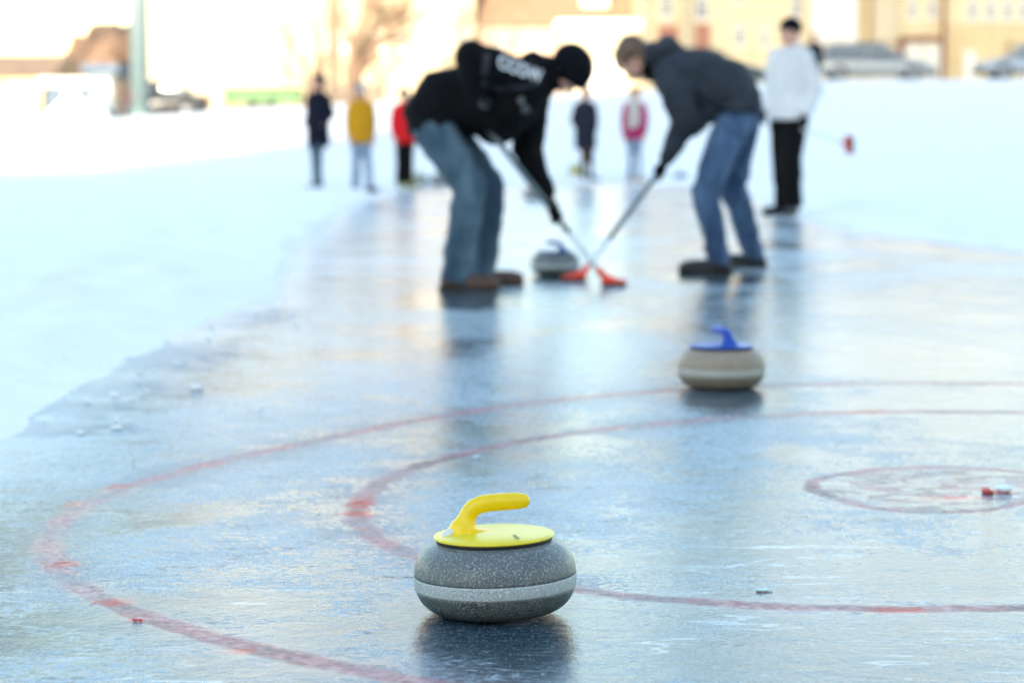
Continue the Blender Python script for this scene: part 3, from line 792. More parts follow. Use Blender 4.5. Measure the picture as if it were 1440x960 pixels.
powder = s.math('MULTIPLY', s.rng(dn, -.42, -.02), s.rng(Y_, 8.0, 13, .45, 1))
wet_reflect = None  # melted patches, mostly under stones and feet, coloured dark to deepen reflections
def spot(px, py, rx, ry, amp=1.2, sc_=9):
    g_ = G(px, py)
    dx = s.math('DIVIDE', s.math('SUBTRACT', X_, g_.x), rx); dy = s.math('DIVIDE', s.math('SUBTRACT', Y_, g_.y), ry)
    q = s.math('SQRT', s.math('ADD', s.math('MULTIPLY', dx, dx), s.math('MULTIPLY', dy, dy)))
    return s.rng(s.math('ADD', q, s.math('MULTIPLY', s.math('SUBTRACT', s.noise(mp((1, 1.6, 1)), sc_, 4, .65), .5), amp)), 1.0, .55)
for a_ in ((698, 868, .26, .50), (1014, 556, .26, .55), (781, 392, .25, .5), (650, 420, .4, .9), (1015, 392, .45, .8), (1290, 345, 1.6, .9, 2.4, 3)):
    m_ = spot(*a_); wet_reflect = m_ if wet_reflect is None else s.math('MAXIMUM', wet_reflect, m_)
slush = None
for a_ in ((150, 548, .34, .42, 2.6, 6), (235, 502, .32, .75, 2.6, 6), (50, 602, .32, .26, 2.6, 6), (335, 446, .3, .9, 2.6, 6), (100, 575, .3, .3, 2.6, 6)):
    m_ = spot(*a_); slush = m_ if slush is None else s.math('MAXIMUM', slush, m_)
frost = s.math('MULTIPLY', frost, s.math('SUBTRACT', 1.0, s.math('MULTIPLY', wet_reflect, .85)))
pit = s.math('MULTIPLY', s.rng(s.noise(mp((1, 1.5, 1), (2, 2, 0)), 95, 3, .7), .53, .62), s.rng(med, .36, .54))
grain = s.math('MULTIPLY', s.rng(s.noise(mp((1, 1.3, 1), (6, 2, 0)), 160, 2, .6), .58, .68), s.rng(big, .38, .62, .25, 1))
frost = s.math('MULTIPLY', frost, s.math('SUBTRACT', 1.0, s.math('MULTIPLY', pit, .95)))
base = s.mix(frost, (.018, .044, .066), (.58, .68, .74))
base = s.mix(s.math('MULTIPLY', slush, .85), base, (.13, .21, .29))
base = s.mix(s.math('MULTIPLY', grain, .45), base, (.80, .87, .92))
crk = s.noise(mp((2.2, 9, 1), (1, 3, 0)), 6, 4, .7, 1.2)
base = s.mix(s.math('MULTIPLY', s.rng(s.math('ABSOLUTE', s.math('SUBTRACT', crk, .5)), .014, .0), s.rng(med, .46, .56, 0, .85)), base, (.03, .05, .06))
def lines(rot, scl, sc_, wdt, seed):
    m_ = s.n('Mapping'); s.t.links.new(obj, m_.inputs[0]); m_.inputs['Rotation'].default_value = (0, 0, R(rot)); m_.inputs['Scale'].default_value = scl; m_.inputs['Location'].default_value = (seed, seed * 2, 0)
    q = s.noise(m_.outputs[0], sc_, 2, .45)
    return s.rng(s.math('ABSOLUTE', s.math('SUBTRACT', q, .5)), wdt, wdt * .3)
msk = s.rng(s.noise(mp((1, 1, 1), (3, 5, 0)), 2.2, 3, .6), .44, .58)
base = s.mix(s.math('MULTIPLY', s.math('MULTIPLY', lines(14, (.8, 4, 1), 2.6, .010, 4), msk), .5), base, (.70, .78, .83))
base = s.mix(s.math('MULTIPLY', s.math('MULTIPLY', lines(-9, (.7, 4, 1), 3.1, .007, 9), s.math('SUBTRACT', 1.0, msk)), .7), base, (.02, .04, .05))
base = s.mix(s.math('MULTIPLY', lines(35, (1, 1, 1), .9, .0022, 2), .3), base, (.015, .035, .05))
bub = s.math('MULTIPLY', s.rng(s.voro(mp((1, 1, 1), (2, 2, 0)), 34), .11, .07), s.rng(s.noise(mp((1, 1, 1), (7, 5, 0)), 3.5, 3), .55, .62))
base = s.mix(s.math('MULTIPLY', bub, .6), base, (.70, .78, .82))
# scraped white flakes
wf = s.math('MULTIPLY', s.rng(s.noise(mp((6, 11, 1), (2, 7, 0)), 4.5, 3, .6), .70, .735), s.rng(fin, .4, .5))
base = s.mix(s.math('MULTIPLY', wf, .8), base, (.80, .86, .90))
# rings
dist = s.n('VectorMath', operation='DISTANCE')
cmb = s.n('CombineXYZ'); s.t.links.new(X_, cmb.inputs[0]); s.t.links.new(Y_, cmb.inputs[1])
s.t.links.new(cmb.outputs[0], dist.inputs[0]); dist.inputs[1].default_value = (CX, CY, 0)
ang = s.math('ARCTAN2', s.math('SUBTRACT', Y_, CY), s.math('SUBTRACT', X_, CX))
wob2 = s.math('MULTIPLY', s.math('SUBTRACT', s.noise(mp((1, 1, 1), (3, 8, 0)), 11, 6, .7), .5), .07)
d0 = s.math('ADD', dist.outputs['Value'], wob2)
def radius(cs):                                       # the rings were drawn by hand and are not true circles
    r_ = cs[0]
    for i, c_ in enumerate(cs[1:]):
        q = s.math('COSINE' if i % 2 == 0 else 'SINE', s.math('MULTIPLY', ang, float(i // 2 + 1)))
        r_ = s.math('ADD', r_, s.math('MULTIPLY', q, c_)) if not isinstance(r_, float) else s.math('ADD', s.math('MULTIPLY', q, c_), r_)
    return s.math('SUBTRACT', d0, r_)
r1 = radius([2.285, 0.286, -0.081, -0.052, 0.128, -0.008, -0.024, 0.011, 0.029])
r2 = radius([1.443, 0.029, 0.033, -0.006, 0.117, 0.021, -0.027, -0.007, -0.017])
r3 = radius([0.322, -0.028, 0.009, -0.012, 0.032, 0.013, 0.005, 0.006, -0.012])
def ring(q, hw, soft, off=0.0):
    return s.rng(s.math('ABSOLUTE', s.math('SUBTRACT', q, off)), hw + soft, hw - soft)
b1 = ring(r1, .030, .018); b2 = ring(r2, .029, .018); b3 = ring(r3, .019, .009)
inb = s.math('MULTIPLY', s.rng(r3, .0, -.02), s.rng(s.noise(mp((1, 1.6, 1)), 9, 4, .6, 1.2), .44, .56))
band = s.math('MAXIMUM', s.math('MAXIMUM', b1, b2), s.math('MAXIMUM', b3, s.math('MULTIPLY', inb, .72)))
halo = s.math('MAXIMUM', ring(r1, .10, .08), ring(r2, .09, .07))
base = s.mix(s.math('MULTIPLY', halo, .40), base, (.20, .18, .22))
pig = s.noise(mp((1, 1, 1), (4, 4, 0)), 38, 5, .7)
pink = s.mix(s.rng(pig, .35, .66), (.46, .12, .13), (.70, .44, .45))
edge1 = s.math('MAXIMUM', ring(r1, .007, .006, -.03), s.math('MAXIMUM', ring(r2, .006, .005, -.025), ring(r1, .005, .004, .022)))
pink = s.mix(s.math('MULTIPLY', edge1, s.rng(s.noise(mp((1, 1, 1), (7, 1, 0)), 3.2, 3), .40, .6, .15, .75)), pink, (.46, .035, .045))
base = s.mix(s.math('MULTIPLY', band, s.math('MULTIPLY', s.rng(pig, .25, .6, .5, 1), s.rng(s.noise(mp((1, 1, 1), (1, 9, 0)), 6, 4, .6), .38, .60, .28, .95))), base, pink)
# strong red blotches of undissolved dye
blot = None
for (px, py, rx, ry) in ((508, 708, .045, .10), (505, 722, .07, .05), (160, 846, .055, .045), (190, 872, .02, .02), (100, 792, .07, .05), (85, 708, .06, .08), (150, 684, .07, .06), (1262, 858, .075, .035), (1400, 692, .05, .035), (1340, 700, .10, .05), (340, 915, .04, .03), (1215, 578, .12, .06)):
    g_ = G(px, py)
    dx = s.math('DIVIDE', s.math('SUBTRACT', X_, g_.x), rx); dy = s.math('DIVIDE', s.math('SUBTRACT', Y_, g_.y), ry)
    q = s.math('SQRT', s.math('ADD', s.math('MULTIPLY', dx, dx), s.math('MULTIPLY', dy, dy)))
    m_ = s.rng(s.math('ADD', q, s.math('MULTIPLY', s.math('SUBTRACT', s.noise(mp((1, 2.2, 1)), 30, 4, .7), .5), 3.2)), 1.0, .3)
    blot = m_ if blot is None else s.math('MAXIMUM', blot, m_)
blot = s.math('MULTIPLY', blot, s.math('MAXIMUM', s.math('MAXIMUM', ring(r1, .055, .02), ring(r2, .055, .02)), s.rng(r3, .05, .0)))
base = s.mix(s.math('MULTIPLY', blot, .85), base, (.55, .035, .035))
base = s.mix(s.math('MULTIPLY', powder, .95), base, (.88, .89, .90))
dots = s.math('MULTIPLY', s.rng(s.voro(mp((1, 1, 1)), 70), .16, .08), s.math('MULTIPLY', s.rng(r1, -.3, -.05), s.rng(r1, .3, .05)))
base = s.mix(s.math('MULTIPLY', dots, s.rng(pig, .5, .62)), base, (.45, .04, .05))
# surface relief: low waves, crusty grain, pits
wav = s.noise(mp((1, 1.2, 1)), 7, 3, .55, .3)
n1 = s.bump(wav, .32, .010)
ng = s.bump(s.math('ADD', fin, s.math('MULTIPLY', gra, .4)), .32, .0036, n1)
n2 = s.bump(s.math('ADD', s.math('MULTIPLY', fin, 1.0), s.math('MULTIPLY', gra, .35)), .9, .010, n1)
rough = s.rng(s.math('ADD', s.math('MULTIPLY', frost, .7), s.math('MULTIPLY', med, .3)), .15, .9, .05, .22)
s.set(Base_Color=base, Roughness=rough, Normal=ng, IOR=1.33, Specular_IOR_Level=.5, Specular_Tint=(.80, .91, 1.0))
crust = s.n('BsdfDiffuse'); s.put(crust.inputs['Color'], base); s.put(crust.inputs['Normal'], n2)
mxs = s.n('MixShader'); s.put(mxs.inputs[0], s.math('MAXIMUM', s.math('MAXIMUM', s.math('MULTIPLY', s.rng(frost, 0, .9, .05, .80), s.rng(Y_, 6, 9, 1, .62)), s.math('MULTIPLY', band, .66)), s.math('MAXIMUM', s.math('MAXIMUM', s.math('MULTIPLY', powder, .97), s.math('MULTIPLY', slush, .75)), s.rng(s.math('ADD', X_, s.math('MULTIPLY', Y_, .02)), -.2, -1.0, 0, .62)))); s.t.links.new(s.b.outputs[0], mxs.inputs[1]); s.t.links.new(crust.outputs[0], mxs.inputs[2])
s.t.links.new(mxs.outputs[0], s.out.inputs[0])
M['ice'] = s.m
bm = bmesh.new(); lay_e = bm.verts.layers.float.new('edge')
ix = axis_pts([(-3.2, -.4, .1), (-.4, 6, .35), (6, 14.6, .5)]); iy = axis_pts([(-7, 3, .5), (3, 14, .12), (14, 38.5, .3)])
rows = []
for y in iy:
    rw = []
    for x in ix:
        v = bm.verts.new((x, y, 0)); v[lay_e] = max(-2, min(2, sdf(x, y))); rw.append(v)
    rows.append(rw)
for a, b in zip(rows, rows[1:]):
    for i in range(len(ix) - 1): bm.faces.new((a[i], a[i + 1], b[i + 1], b[i]))
tag(from_bm('ice', bm, 'ice', smooth=False), kind='structure')
# crumbs of snow thrown on to the ice along its rim
bm = bmesh.new(); rnd = random.Random(5)
for i in range(150):
    k_ = rnd.randrange(2, 13); a, b = PL[k_], PL[k_ + 1]; tt = rnd.random()
    x = a[0] + (b[0] - a[0]) * tt + rnd.gauss(.06, .22); y = a[1] + (b[1] - a[1]) * tt + rnd.gauss(0, .12)
    r_ = rnd.uniform(.004, .014) * (1.5 if rnd.random() < .12 else 1)
    st = len(bm.verts)
    bmesh.ops.create_icosphere(bm, subdivisions=1, radius=r_, matrix=Matrix.Translation((x, y, max(0, ground(x, y)) + r_ * .3)) @ Matrix.Diagonal((rnd.uniform(.8, 1.6), rnd.uniform(.8, 1.4), rnd.uniform(.5, .9), 1)))
    bm.verts.ensure_lookup_table()
    for v in bm.verts[st:]: v.co += V((rnd.gauss(0, .15), rnd.gauss(0, .15), rnd.gauss(0, .12))) * r_
tag(from_bm('snow_crumbs', bm, 'snow'), kind='stuff')
# loose lumps lying on the ice
def lump(label, px, py, size, mat, seed, flat=.45):
    g_ = G(px, py); u = U(); rnd = random.Random(seed)
    for i in range(4): u.sph((rnd.uniform(-1, 1) * size * .6, rnd.uniform(-.5, .5) * size, size * flat * .5), size * rnd.uniform(.35, .6), (1, .7, flat))
    o = put('ice_lump', u.mesh(size * .09, 0, folds=size * .12, ffreq=1.2 / size, clampz=0), mat, None)
    o.location = (g_.x, g_.y, .0005); o.rotation_euler = (0, 0, rnd.uniform(0, 3)); tag(o, label, 'ice lump')
M['dyed_ice'] = simple('dyed_ice', (.6, .06, .05), .3, var=.4, scale=60)
M['white_ice'] = simple('white_ice', (.88, .9, .92), .4, var=.05, Subsurface_Weight=.8, Subsurface_Scale=.05)
lump('white lump of ice inside the small red circle at the right edge', 1408, 690, .035, 'white_ice', 3)
lump('red dyed lump of ice inside the small red circle, beside the white one', 1391, 693, .026, 'dyed_ice', 5)
lump('tiny red crumb of dyed ice inside the left curve of the large ring', 192, 873, .009, 'dyed_ice', 8)
lump('small white flake of ice behind the yellow handled stone', 672, 644, .018, 'white_ice', 11, .25)
lump('white flake of ice to the right of the yellow handled stone, before the red line', 1075, 831, .017, 'white_ice', 14, .25)

# ------------------------------------------------------------------ background structures
def wallmat(name, c, var=.08, rough=.85):
    s = N(name); co = s.co()
    f = s.noise(co, .6, 6, .65); st = s.noise(s.co((2.5, 2.5, .12)), 1, 4, .6)
    c2 = tuple(x * (1 - var * 2) for x in c)
    s.set(Base_Color=s.mix(s.rng(s.math('ADD', s.math('MULTIPLY', f, .6), s.math('MULTIPLY', st, .4)), .35, .6), c2, c), Roughness=rough, Normal=s.bump(s.noise(co, 25, 4), .2, .01))
    return s.m
def brick(name, a, b, mortar):
    s = N(name); bt = s.n('TexBrick'); 
    m_ = s.n('Mapping'); c_ = s.n('TexCoord'); s.t.links.new(c_.outputs['Object'], m_.inputs[0]); m_.inputs['Rotation'].default_value = (R(90), 0, 0)
    s.t.links.new(m_.outputs[0], bt.inputs[0]); bt.inputs['Scale'].default_value = 2
    bt.inputs['Color1'].default_value = (*a, 1); bt.inputs['Color2'].default_value = (*b, 1); bt.inputs['Mortar'].default_value = (*mortar, 1)
    s.set(Base_Color=bt.outputs[0], Roughness=.85); return s.m
M['cream'] = wallmat('cream_render', (.45, .37, .25))
M['cream2'] = wallmat('pale_cream_render', (.50, .43, .31))
M['ochre'] = wallmat('ochre_render', (.58, .45, .26))
M['yellow_wall'] = wallmat('yellow_render', (.66, .55, .36))
M['white_wall'] = wallmat('white_render', (.72, .68, .62))
M['pink_wall'] = wallmat('pinkish_render', (.48, .36, .28))
M['slate_wall'] = wallmat('slate_blue_render', (.10, .14, .2))
M['kiosk'] = wallmat('grey_green_cladding', (.2, .25, .27))
M['red_brick'] = brick('red_brick', (.36, .13, .08), (.30, .10, .065), (.4, .33, .28))
M['brown_trim'] = simple('brown_trim', (.20, .08, .05), .6)
M['roof_brown'] = simple('brown_roof_tile', (.30, .20, .13), .8, var=.25, scale=3)
M['roof_snow'] = M['snow']
M['frame_white'] = simple('window_frame', (.7, .68, .64), .5, var=.04)
M['door_white'] = simple('garage_door', (.62, .62, .58), .6, var=.05)
M['teal_steel'] = simple('teal_steel', (.10, .145, .155), .5, var=.08)
M['green_paint'] = simple('green_paint', (.07, .16, .06), .6, var=.25, scale=2)
M['red_paint'] = simple('red_paint', (.42, .05, .05), .5)
M['dark_wood'] = simple('weathered_wood', (.12, .09, .07), .8, var=.3)
M['bark'] = simple('bark', (.17, .11, .075), .9, var=.3)
M['dark_twig'] = simple('dark_twigs', (.11, .06, .035), .9, var=.3)
M['twig'] = simple('twigs', (.26, .18, .115), .9, var=.3)
s = N('window_glass'); s.set(Base_Color=(.16, .19, .22), Roughness=.12, Specular_IOR_Level=.7); M['glass'] = s.m
s = N('curtained_glass'); s.set(Base_Color=s.mix(s.rng(s.noise(s.co(), 1.2, 2), .4, .6), (.06, .065, .07), (.16, .145, .12)), Roughness=.2, Specular_IOR_Level=.6); M['glass2'] = s.m

def window(parent, x, z, w, h, y, glass='glass', fr='frame_white', mull=1):
    """x,z = centre, on a front wall at local y"""
    bm = bmesh.new(); t = .07
    for (a, b, c_, d) in ((x - w / 2, x + w / 2, z + h / 2 - t, z + h / 2), (x - w / 2, x + w / 2, z - h / 2, z - h / 2 + t), (x - w / 2, x - w / 2 + t, z - h / 2 + t, z + h / 2 - t), (x + w / 2 - t, x + w / 2, z - h / 2 + t, z + h / 2 - t)):
        box(bm, (a, y - .05, c_), (b, y + .04, d))
    for i in range(mull):
        xx = x - w / 2 + w * (i + 1) / (mull + 1); box(bm, (xx - .03, y - .042, z - h / 2 + t), (xx + .03, y + .03, z + h / 2 - t))
    box(bm, (x - w / 2 + t, y - .038, z + h * .18), (x + w / 2 - t, y + .028, z + h * .18 + .05))
    f = from_bm('window', bm, fr, parent, smooth=False)
    bm = bmesh.new(); box(bm, (x - w / 2 + t, y - .008, z - h / 2 + t), (x + w / 2 - t, y + .02, z + h / 2 - t)); from_bm('pane', bm, glass, f, smooth=False)
    bm = bmesh.new(); box(bm, (x - w / 2 - .08, y - .16, z - h / 2 - .07), (x + w / 2 + .08, y - .003, z - h / 2 - .002)); from_bm('sill', bm, fr, f, smooth=False)
def block(name, label, cat, x0, x1, Y, depth, zb, zt, mat, roofmat='roof_brown', roof='gable', rise=2.2):
    r_ = thing(name, label, cat, ((x0 + x1) / 2, Y, zb)); w = (x1 - x0) / 2; h = zt - zb
    bm = bmesh.new(); box(bm, (-w, 0, 0), (w, depth, h)); from_bm('wall', bm, mat, r_, smooth=False)
    bm = bmesh.new(); e = .45
    if roof == 'gable':
        p = [(-w - e, -e, h), (w + e, -e, h), (w + e, depth + e, h), (-w - e, depth + e, h), (-w - e, depth / 2, h + rise), (w + e, depth / 2, h + rise), ]
        lo = [bm.verts.new((a, b, c_ + .002)) for a, b, c_ in p]
        for f in ((0, 1, 5, 4), (2, 3, 4, 5), (0, 4, 3), (1, 2, 5), (3, 2, 1, 0)): bm.faces.new([lo[i] for i in f])
    else: box(bm, (-w - .25, -.25, h + .002), (w + .25, depth + .25, h + .35))
    from_bm('roof', bm, roofmat, r_, smooth=False)
    return r_
def wpx(r_, px, py, wp_, hp, Y, **k):           # a window given by its place on the facade
    a = P(px, py, Y); sx = Y / FPX
    window(r_, a.x - r_.location.x, a.z - r_.location.z, wp_ * sx, hp * sx, 0, **k)
X = lambda px, Y: P(px, 183, Y).x

# cream block at left, blank gable side, few windows
Y = 112
b = block('apartment_block', 'pale cream block behind the tall mast, with only a few small windows', 'building', X(206, Y), X(402, Y), Y, 12, .8, 15, 'cream2')
for r0 in range(4):
    for px in (295, 344): wpx(b, px, 68 - r0 * 92, 15, 30, Y, glass='glass2')
Y = 112.3
b = block('apartment_block', 'cream block with regular small windows behind the large bare tree', 'building', X(403, Y), X(668, Y), Y, 12, .8, 17, 'cream')
for r0 in range(4):
    for px in (428, 455, 482, 535, 566, 597, 628, 652): wpx(b, px, 58 - r0 * 90, 13, 26, Y, glass='glass2')
Y = 113
b = block('house', 'low pinkish house with a brown roof behind the black beanie', 'house', X(672, Y), X(893, Y), Y, 10, .8, P(0, 37, Y).z, 'pink_wall', rise=3.2)
for px in (700, 752, 800, 846): wpx(b, px, 78, 18, 34, Y, glass='glass2')
a = P(745, 20, Y); 
bm = bmesh.new(); box(bm, (-2.6, 3.0, 5.6), (-1.9, 3.7, 9.6)); from_bm('chimney', bm, 'red_brick', b, smooth=False)
bm = bmesh.new(); box(bm, (1.2, .6, 5.9), (2.5, 2.2, 7.6)); fd = from_bm('dormer', bm, 'white_wall', b, smooth=False)
Y = 106
gr = P(860, 120, Y)
b = block('garage', 'low bright rendered garage between the heads of the two sweepers', 'garage', X(790, Y), X(900, Y), Y, 6, .9, P(0, 40, Y).z, 'cream2', roof='flat', roofmat='snow')
bm = bmesh.new(); a = X(845, Y) - b.location.x; box(bm, (a - .9, -.06, 0), (a + .9, -.003, 3.0)); from_bm('door', bm, 'door_white', b, smooth=False)

# long yellow terrace on the right
Y = 104
b = block('terrace_house', 'long yellow terrace with reddish panels, bright stair bays and white framed windows', 'building', X(905, Y), X(1520, Y), Y, 12, 1.2, 13, 'yellow_wall')
bz = b.location.z; bxx = b.location.x; s1 = Y / FPX
def panel(name, x0, x1, y0, y1, mat, proud, par=b):
    a, c_ = P(x0, y1, Y), P(x1, y0, Y)
    bm = bmesh.new(); box(bm, (a.x - bxx, -proud, max(a.z - bz, 0)), (c_.x - bxx, -.003, c_.z - bz)); return from_bm(name, bm, mat, par, smooth=False)
panel('panel', 925, 953, 36, 118, 'red_brick', .06); panel('panel', 977, 999, 34, 118, 'red_brick', .06)
panel('pilaster', 903, 914, -200, 118, 'cream2', .25); panel('pilaster', 958, 972, -200, 118, 'cream2', .3)
panel('bay', 1138, 1206, -200, 62, 'white_wall', .7); panel('pilaster', 1207, 1222, -200, 118, 'ochre', .35)
panel('bay', 1226, 1262, -200, 60, 'cream2', .5)
panel('pilaster', 1323, 1331, -200, 112, 'brown_trim', .45)
panel('lintel', 1266, 1324, 52, 59, 'brown_trim', .42); panel('door_post', 1262, 1269, 59, 112, 'brown_trim', .42)
panel('garage_door', 1271, 1296, 60, 112, 'door_white', .15); panel('garage_door', 1298, 1322, 60, 112, 'door_white', .15)
panel('door', 1354, 1372, 72, 112, 'door_white', .12)
panel('shaded_lower_wall', 1333, 1520, 34, 112, 'ochre', .05)  # darker ochre panel, paints the shade over the lower part of the wall
for (px, py, w_, h_) in ((987, 12, 19, 32), (937, 8, 16, 34), (1040, 50, 15, 30), (1075, 52, 13, 28), (1040, -10, 15, 30), (1120, 8, 16, 34), (1120, 62, 14, 30), (1283, 13, 14, 28), (1311, 12, 14, 28),
                         (1368, 14, 15, 30), (1393, 14, 15, 30), (1417, 14, 15, 30), (1441, 14, 15, 30), (1470, 14, 15, 30), (1283, -70, 14, 28), (1311, -70, 14, 28), (1368, -70, 15, 30), (1393, -70, 15, 30), (1417, -70, 15, 30), (1441, -70, 15, 30), (987, -80, 19, 32), (1040, -90, 15, 30), (1075, -90, 15, 30), (1420, 75, 14, 26), (1450, 75, 14, 26)):
    wpx(b, px, py, w_, h_, Y, glass='glass')

# left low buildings
Y = 96
b = block('house', 'low orange lit house at the left edge of the photo', 'house', X(-40, Y), X(60, Y), Y, 8, .6, P(0, 108, Y).z, 'ochre', rise=1.0)
for px in (-15, 20, 45): wpx(b, px, 128, 12, 20, Y, glass='glass2')
Y = 92
b = block('shed', 'slate blue shed with a pale pinkish roof on the left', 'shed', X(66, Y), X(124, Y), Y, 6, .6, P(0, 122, Y).z, 'slate_wall', roof='flat', roofmat='white_wall')
wpx(b, 100, 134, 20, 12, Y)
Y = 90
b = block('kiosk', 'small grey green kiosk with a blue roof edge, left of the mast', 'kiosk', X(126, Y), X(160, Y), Y, 3, .8, P(0, 103, Y).z, 'kiosk', roof='flat', roofmat='slate_wall')
wpx(b, 144, 122, 20, 18, Y, glass='glass2'); 
bm = bmesh.new(); box(bm, (-.25, -.05, 0), (.35, -.003, .9)); from_bm('door', bm, 'slate_wall', b, smooth=False)

# mast
Y = 86; a = P(197, 150, Y)
r_ = thing('lamp_mast', 'tall pale teal steel mast rising out of the top of the photo', 'mast', (a.x, Y, .9))
bm = bmesh.new(); tube(bm, [(0, 0, 0), (0, 0, 5), (0, 0, 14)], [.36, .33, .28], 20); from_bm('pole', bm, 'teal_steel', r_)
bm = bmesh.new(); tube(bm, [(0, 0, .0), (0, 0, .9)], [.42, .40], 20); from_bm('base', bm, 'teal_steel', r_)
bm = bmesh.new(); box(bm, (-.9, -.25, 14.0), (.9, .1, 14.12)); box(bm, (-.85, -.35, 14.12), (-.15, .1, 14.5)); box(bm, (.15, -.35, 14.12), (.85, .1, 14.5)); from_bm('floodlight', bm, 'teal_steel', r_, smooth=False)

# cars ------------------------------------------------------------
def paint(name, c, metal=.4):
    s = N(name); s.set(Base_Color=c, Metallic=metal, Roughness=.35, Coat_Weight=.6, Coat_Roughness=.08); M[name] = s.m
paint('silver_paint', (.32, .34, .35)); paint('silver_blue_paint', (.28, .33, .39)); paint('dark_teal_paint', (.03, .06, .07), .2); paint('dark_paint', (.02, .025, .03), .2)
M['tyre'] = simple('tyre', (.02, .02, .022), .8); M['rim'] = simple('rim', (.35, .36, .38), .4, metal=.8); M['lamp_lens'] = simple('lamp_lens', (.6, .62, .65), .1); M['tail_lens'] = simple('tail_lens', (.3, .02, .02), .2)
def car(label, x, y, z, rz, mat, kind='estate', name='parked_car'):
    r_ = thing(name, label, 'car', (x, y, z), rz, 'cars parked along the far side of the snow')
    Lh = 2.25
    def sec(xx, zb, zt, hw, n=20, p=4):
        return [V((xx, hw * math.copysign(abs(math.cos(t)) ** (2 / p), math.cos(t)), (zb + zt) / 2 + (zt - zb) / 2 * math.copysign(abs(math.sin(t)) ** (2 / p), math.sin(t)))) for t in [2 * math.pi * k / n for k in range(n)]]
    st = [(-2.25, .38, .78, .70), (-2.2, .28, .86, .80), (-1.9, .2, .93, .87), (-.6, .18, .93, .89), (.9, .18, .92, .89), (1.3, .2, .88, .88), (1.9, .22, .78, .84), (2.15, .28, .68, .76), (2.27, .36, .58, .66)]
    bm = bmesh.new(); ringloft(bm, [sec(*q) for q in st])
    for sx in (-1.42, 1.38):                      # wheel arches
        pass
    body = from_bm('body', bm, mat, r_)
    end = -2.05 if kind == 'estate' else -1.55
    gh = [(end - .12, .9, .93, .78), (end + .12, .88, 1.28, .72), (end + .45, .88, 1.42, .68), (-.2, .88, 1.47, .68), (.25, .88, 1.43, .68), (.85, .88, 1.08, .74), (1.15, .86, .92, .76)]
    bm = bmesh.new(); ringloft(bm, [sec(a, b_, c_, d, p=3.2) for a, b_, c_, d in gh]); from_bm('windows', bm, 'glass', r_)
    bm = bmesh.new()
    rs = [(end + .3, 1.39, .60), (end + .5, 1.435, .63), (-.2, 1.478, .64), (.2, 1.455, .62), (.32, 1.42, .58)]
    ringloft(bm, [[V((a, -h_, z_ - .03)), V((a, -h_, z_)), V((a, 0, z_ + .03)), V((a, h_, z_)), V((a, h_, z_ - .03))] for a, z_, h_ in rs]); from_bm('roof', bm, mat, r_)
    for sy in (-1, 1):
        for (a, a2) in ((end + .02, end + .3), (-.35, -.27), (.28, 1.05)) if kind == 'estate' else ((end, end + .4), (-.3, -.22), (.28, 1.05)):
            bm = bmesh.new(); z0 = .9; z1 = 1.4 if a2 < a + .5 and a < 0 else 1.42
            if a > 0: tube(bm, [(1.08, sy * .745, .90), (.28, sy * .655, 1.43)], .035, 8)
            else: tube(bm, [(a if a == end + .02 or a == end else a, sy * .775, .9), (a2, sy * .66, 1.42)], .045, 8)
            from_bm('pillar', bm, mat, r_)
        for sx in (-1.42, 1.38):
            bm = bmesh.new(); tube(bm, [(sx, sy * .70, .31), (sx, sy * .715, .31), (sx, sy * .90, .31), (sx, sy * .915, .31)], [.28, .32, .32, .28], 28); t_ = from_bm('wheel', bm, 'tyre', r_)
            bm = bmesh.new(); tube(bm, [(sx, sy * .88, .31), (sx, sy * .925, .31)], [.20, .19], 20); from_bm('rim', bm, 'rim', t_)
        bm = bmesh.new(); bmesh.ops.create_icosphere(bm, subdivisions=3, radius=.16, matrix=Matrix.Translation((2.08, sy * .58, .62)) @ Matrix.Diagonal((1.1, 1, .5, 1))); from_bm('headlight', bm, 'lamp_lens', r_)
        bm = bmesh.new(); bmesh.ops.create_icosphere(bm, subdivisions=3, radius=.14, matrix=Matrix.Translation((-2.17, sy * .66, .78)) @ Matrix.Diagonal((.6, .8, 1.1, 1))); from_bm('taillight', bm, 'tail_lens', r_)
        bm = bmesh.new(); bmesh.ops.create_icosphere(bm, subdivisions=2, radius=.1, matrix=Matrix.Translation((.78, sy * .93, .97)) @ Matrix.Diagonal((.7, 1, .8, 1))); from_bm('mirror', bm, mat, r_)
    bm = bmesh.new(); ringloft(bm, [[V((a, -.86 * w_, .22)), V((a, .86 * w_, .22)), V((a, .86 * w_, .38)), V((a, -.86 * w_, .38))] for a, w_ in ((2.0, 1.0), (2.25, .93), (2.33, .75))]); from_bm('bumper', bm, 'dark_paint', r_)
    return r_
def gz(x, y): return ground(x, y)
def car_at(px, Y, **k):
    x = X(px, Y); return x, Y, gz(x, Y) + .14
x, y, z = car_at(1227, 89.5); car('silver estate car parked nose to the right behind the man in white', x, y, z, 0, 'silver_paint')
x, y, z = car_at(1455, 89.0); car('silver blue car cut off by the right edge of the photo', x, y, z, math.pi, 'silver_blue_paint', 'hatch')
x, y, z = car_at(992, 89.5); car('dark teal car mostly hidden behind the right sweeper back', x, y, z, 0, 'dark_teal_paint', 'hatch')

# dark figure behind the man in white
def farman():
    Yf = 70; x = X(1143, Yf); z = gz(x, Yf)
    root = thing('person', 'person in dark blue coat far behind, showing over the shoulder of the man in white', 'person', (x, Yf, z), R(10))
    J = stand(1.0, .09); L, rot, k = build_body(root, J, .025, [])
    clothes(root, J, dict(jacket='navy', trousers='black_trousers', torso=coat_rings(1.0, .8, 1.1)), .025, 1.0)
    for q in 'NF': shoe(root, J['ank' + q], J['toe' + q], 'dark_leather', 1, vox=.02)
    hair(root, L, rot, k, 'hair_brown')
    root.scale = (1.0,) * 3
    top = P(1143, 46, Yf).z
    root.scale = ((top - z) / 1.78,) * 3
farman()

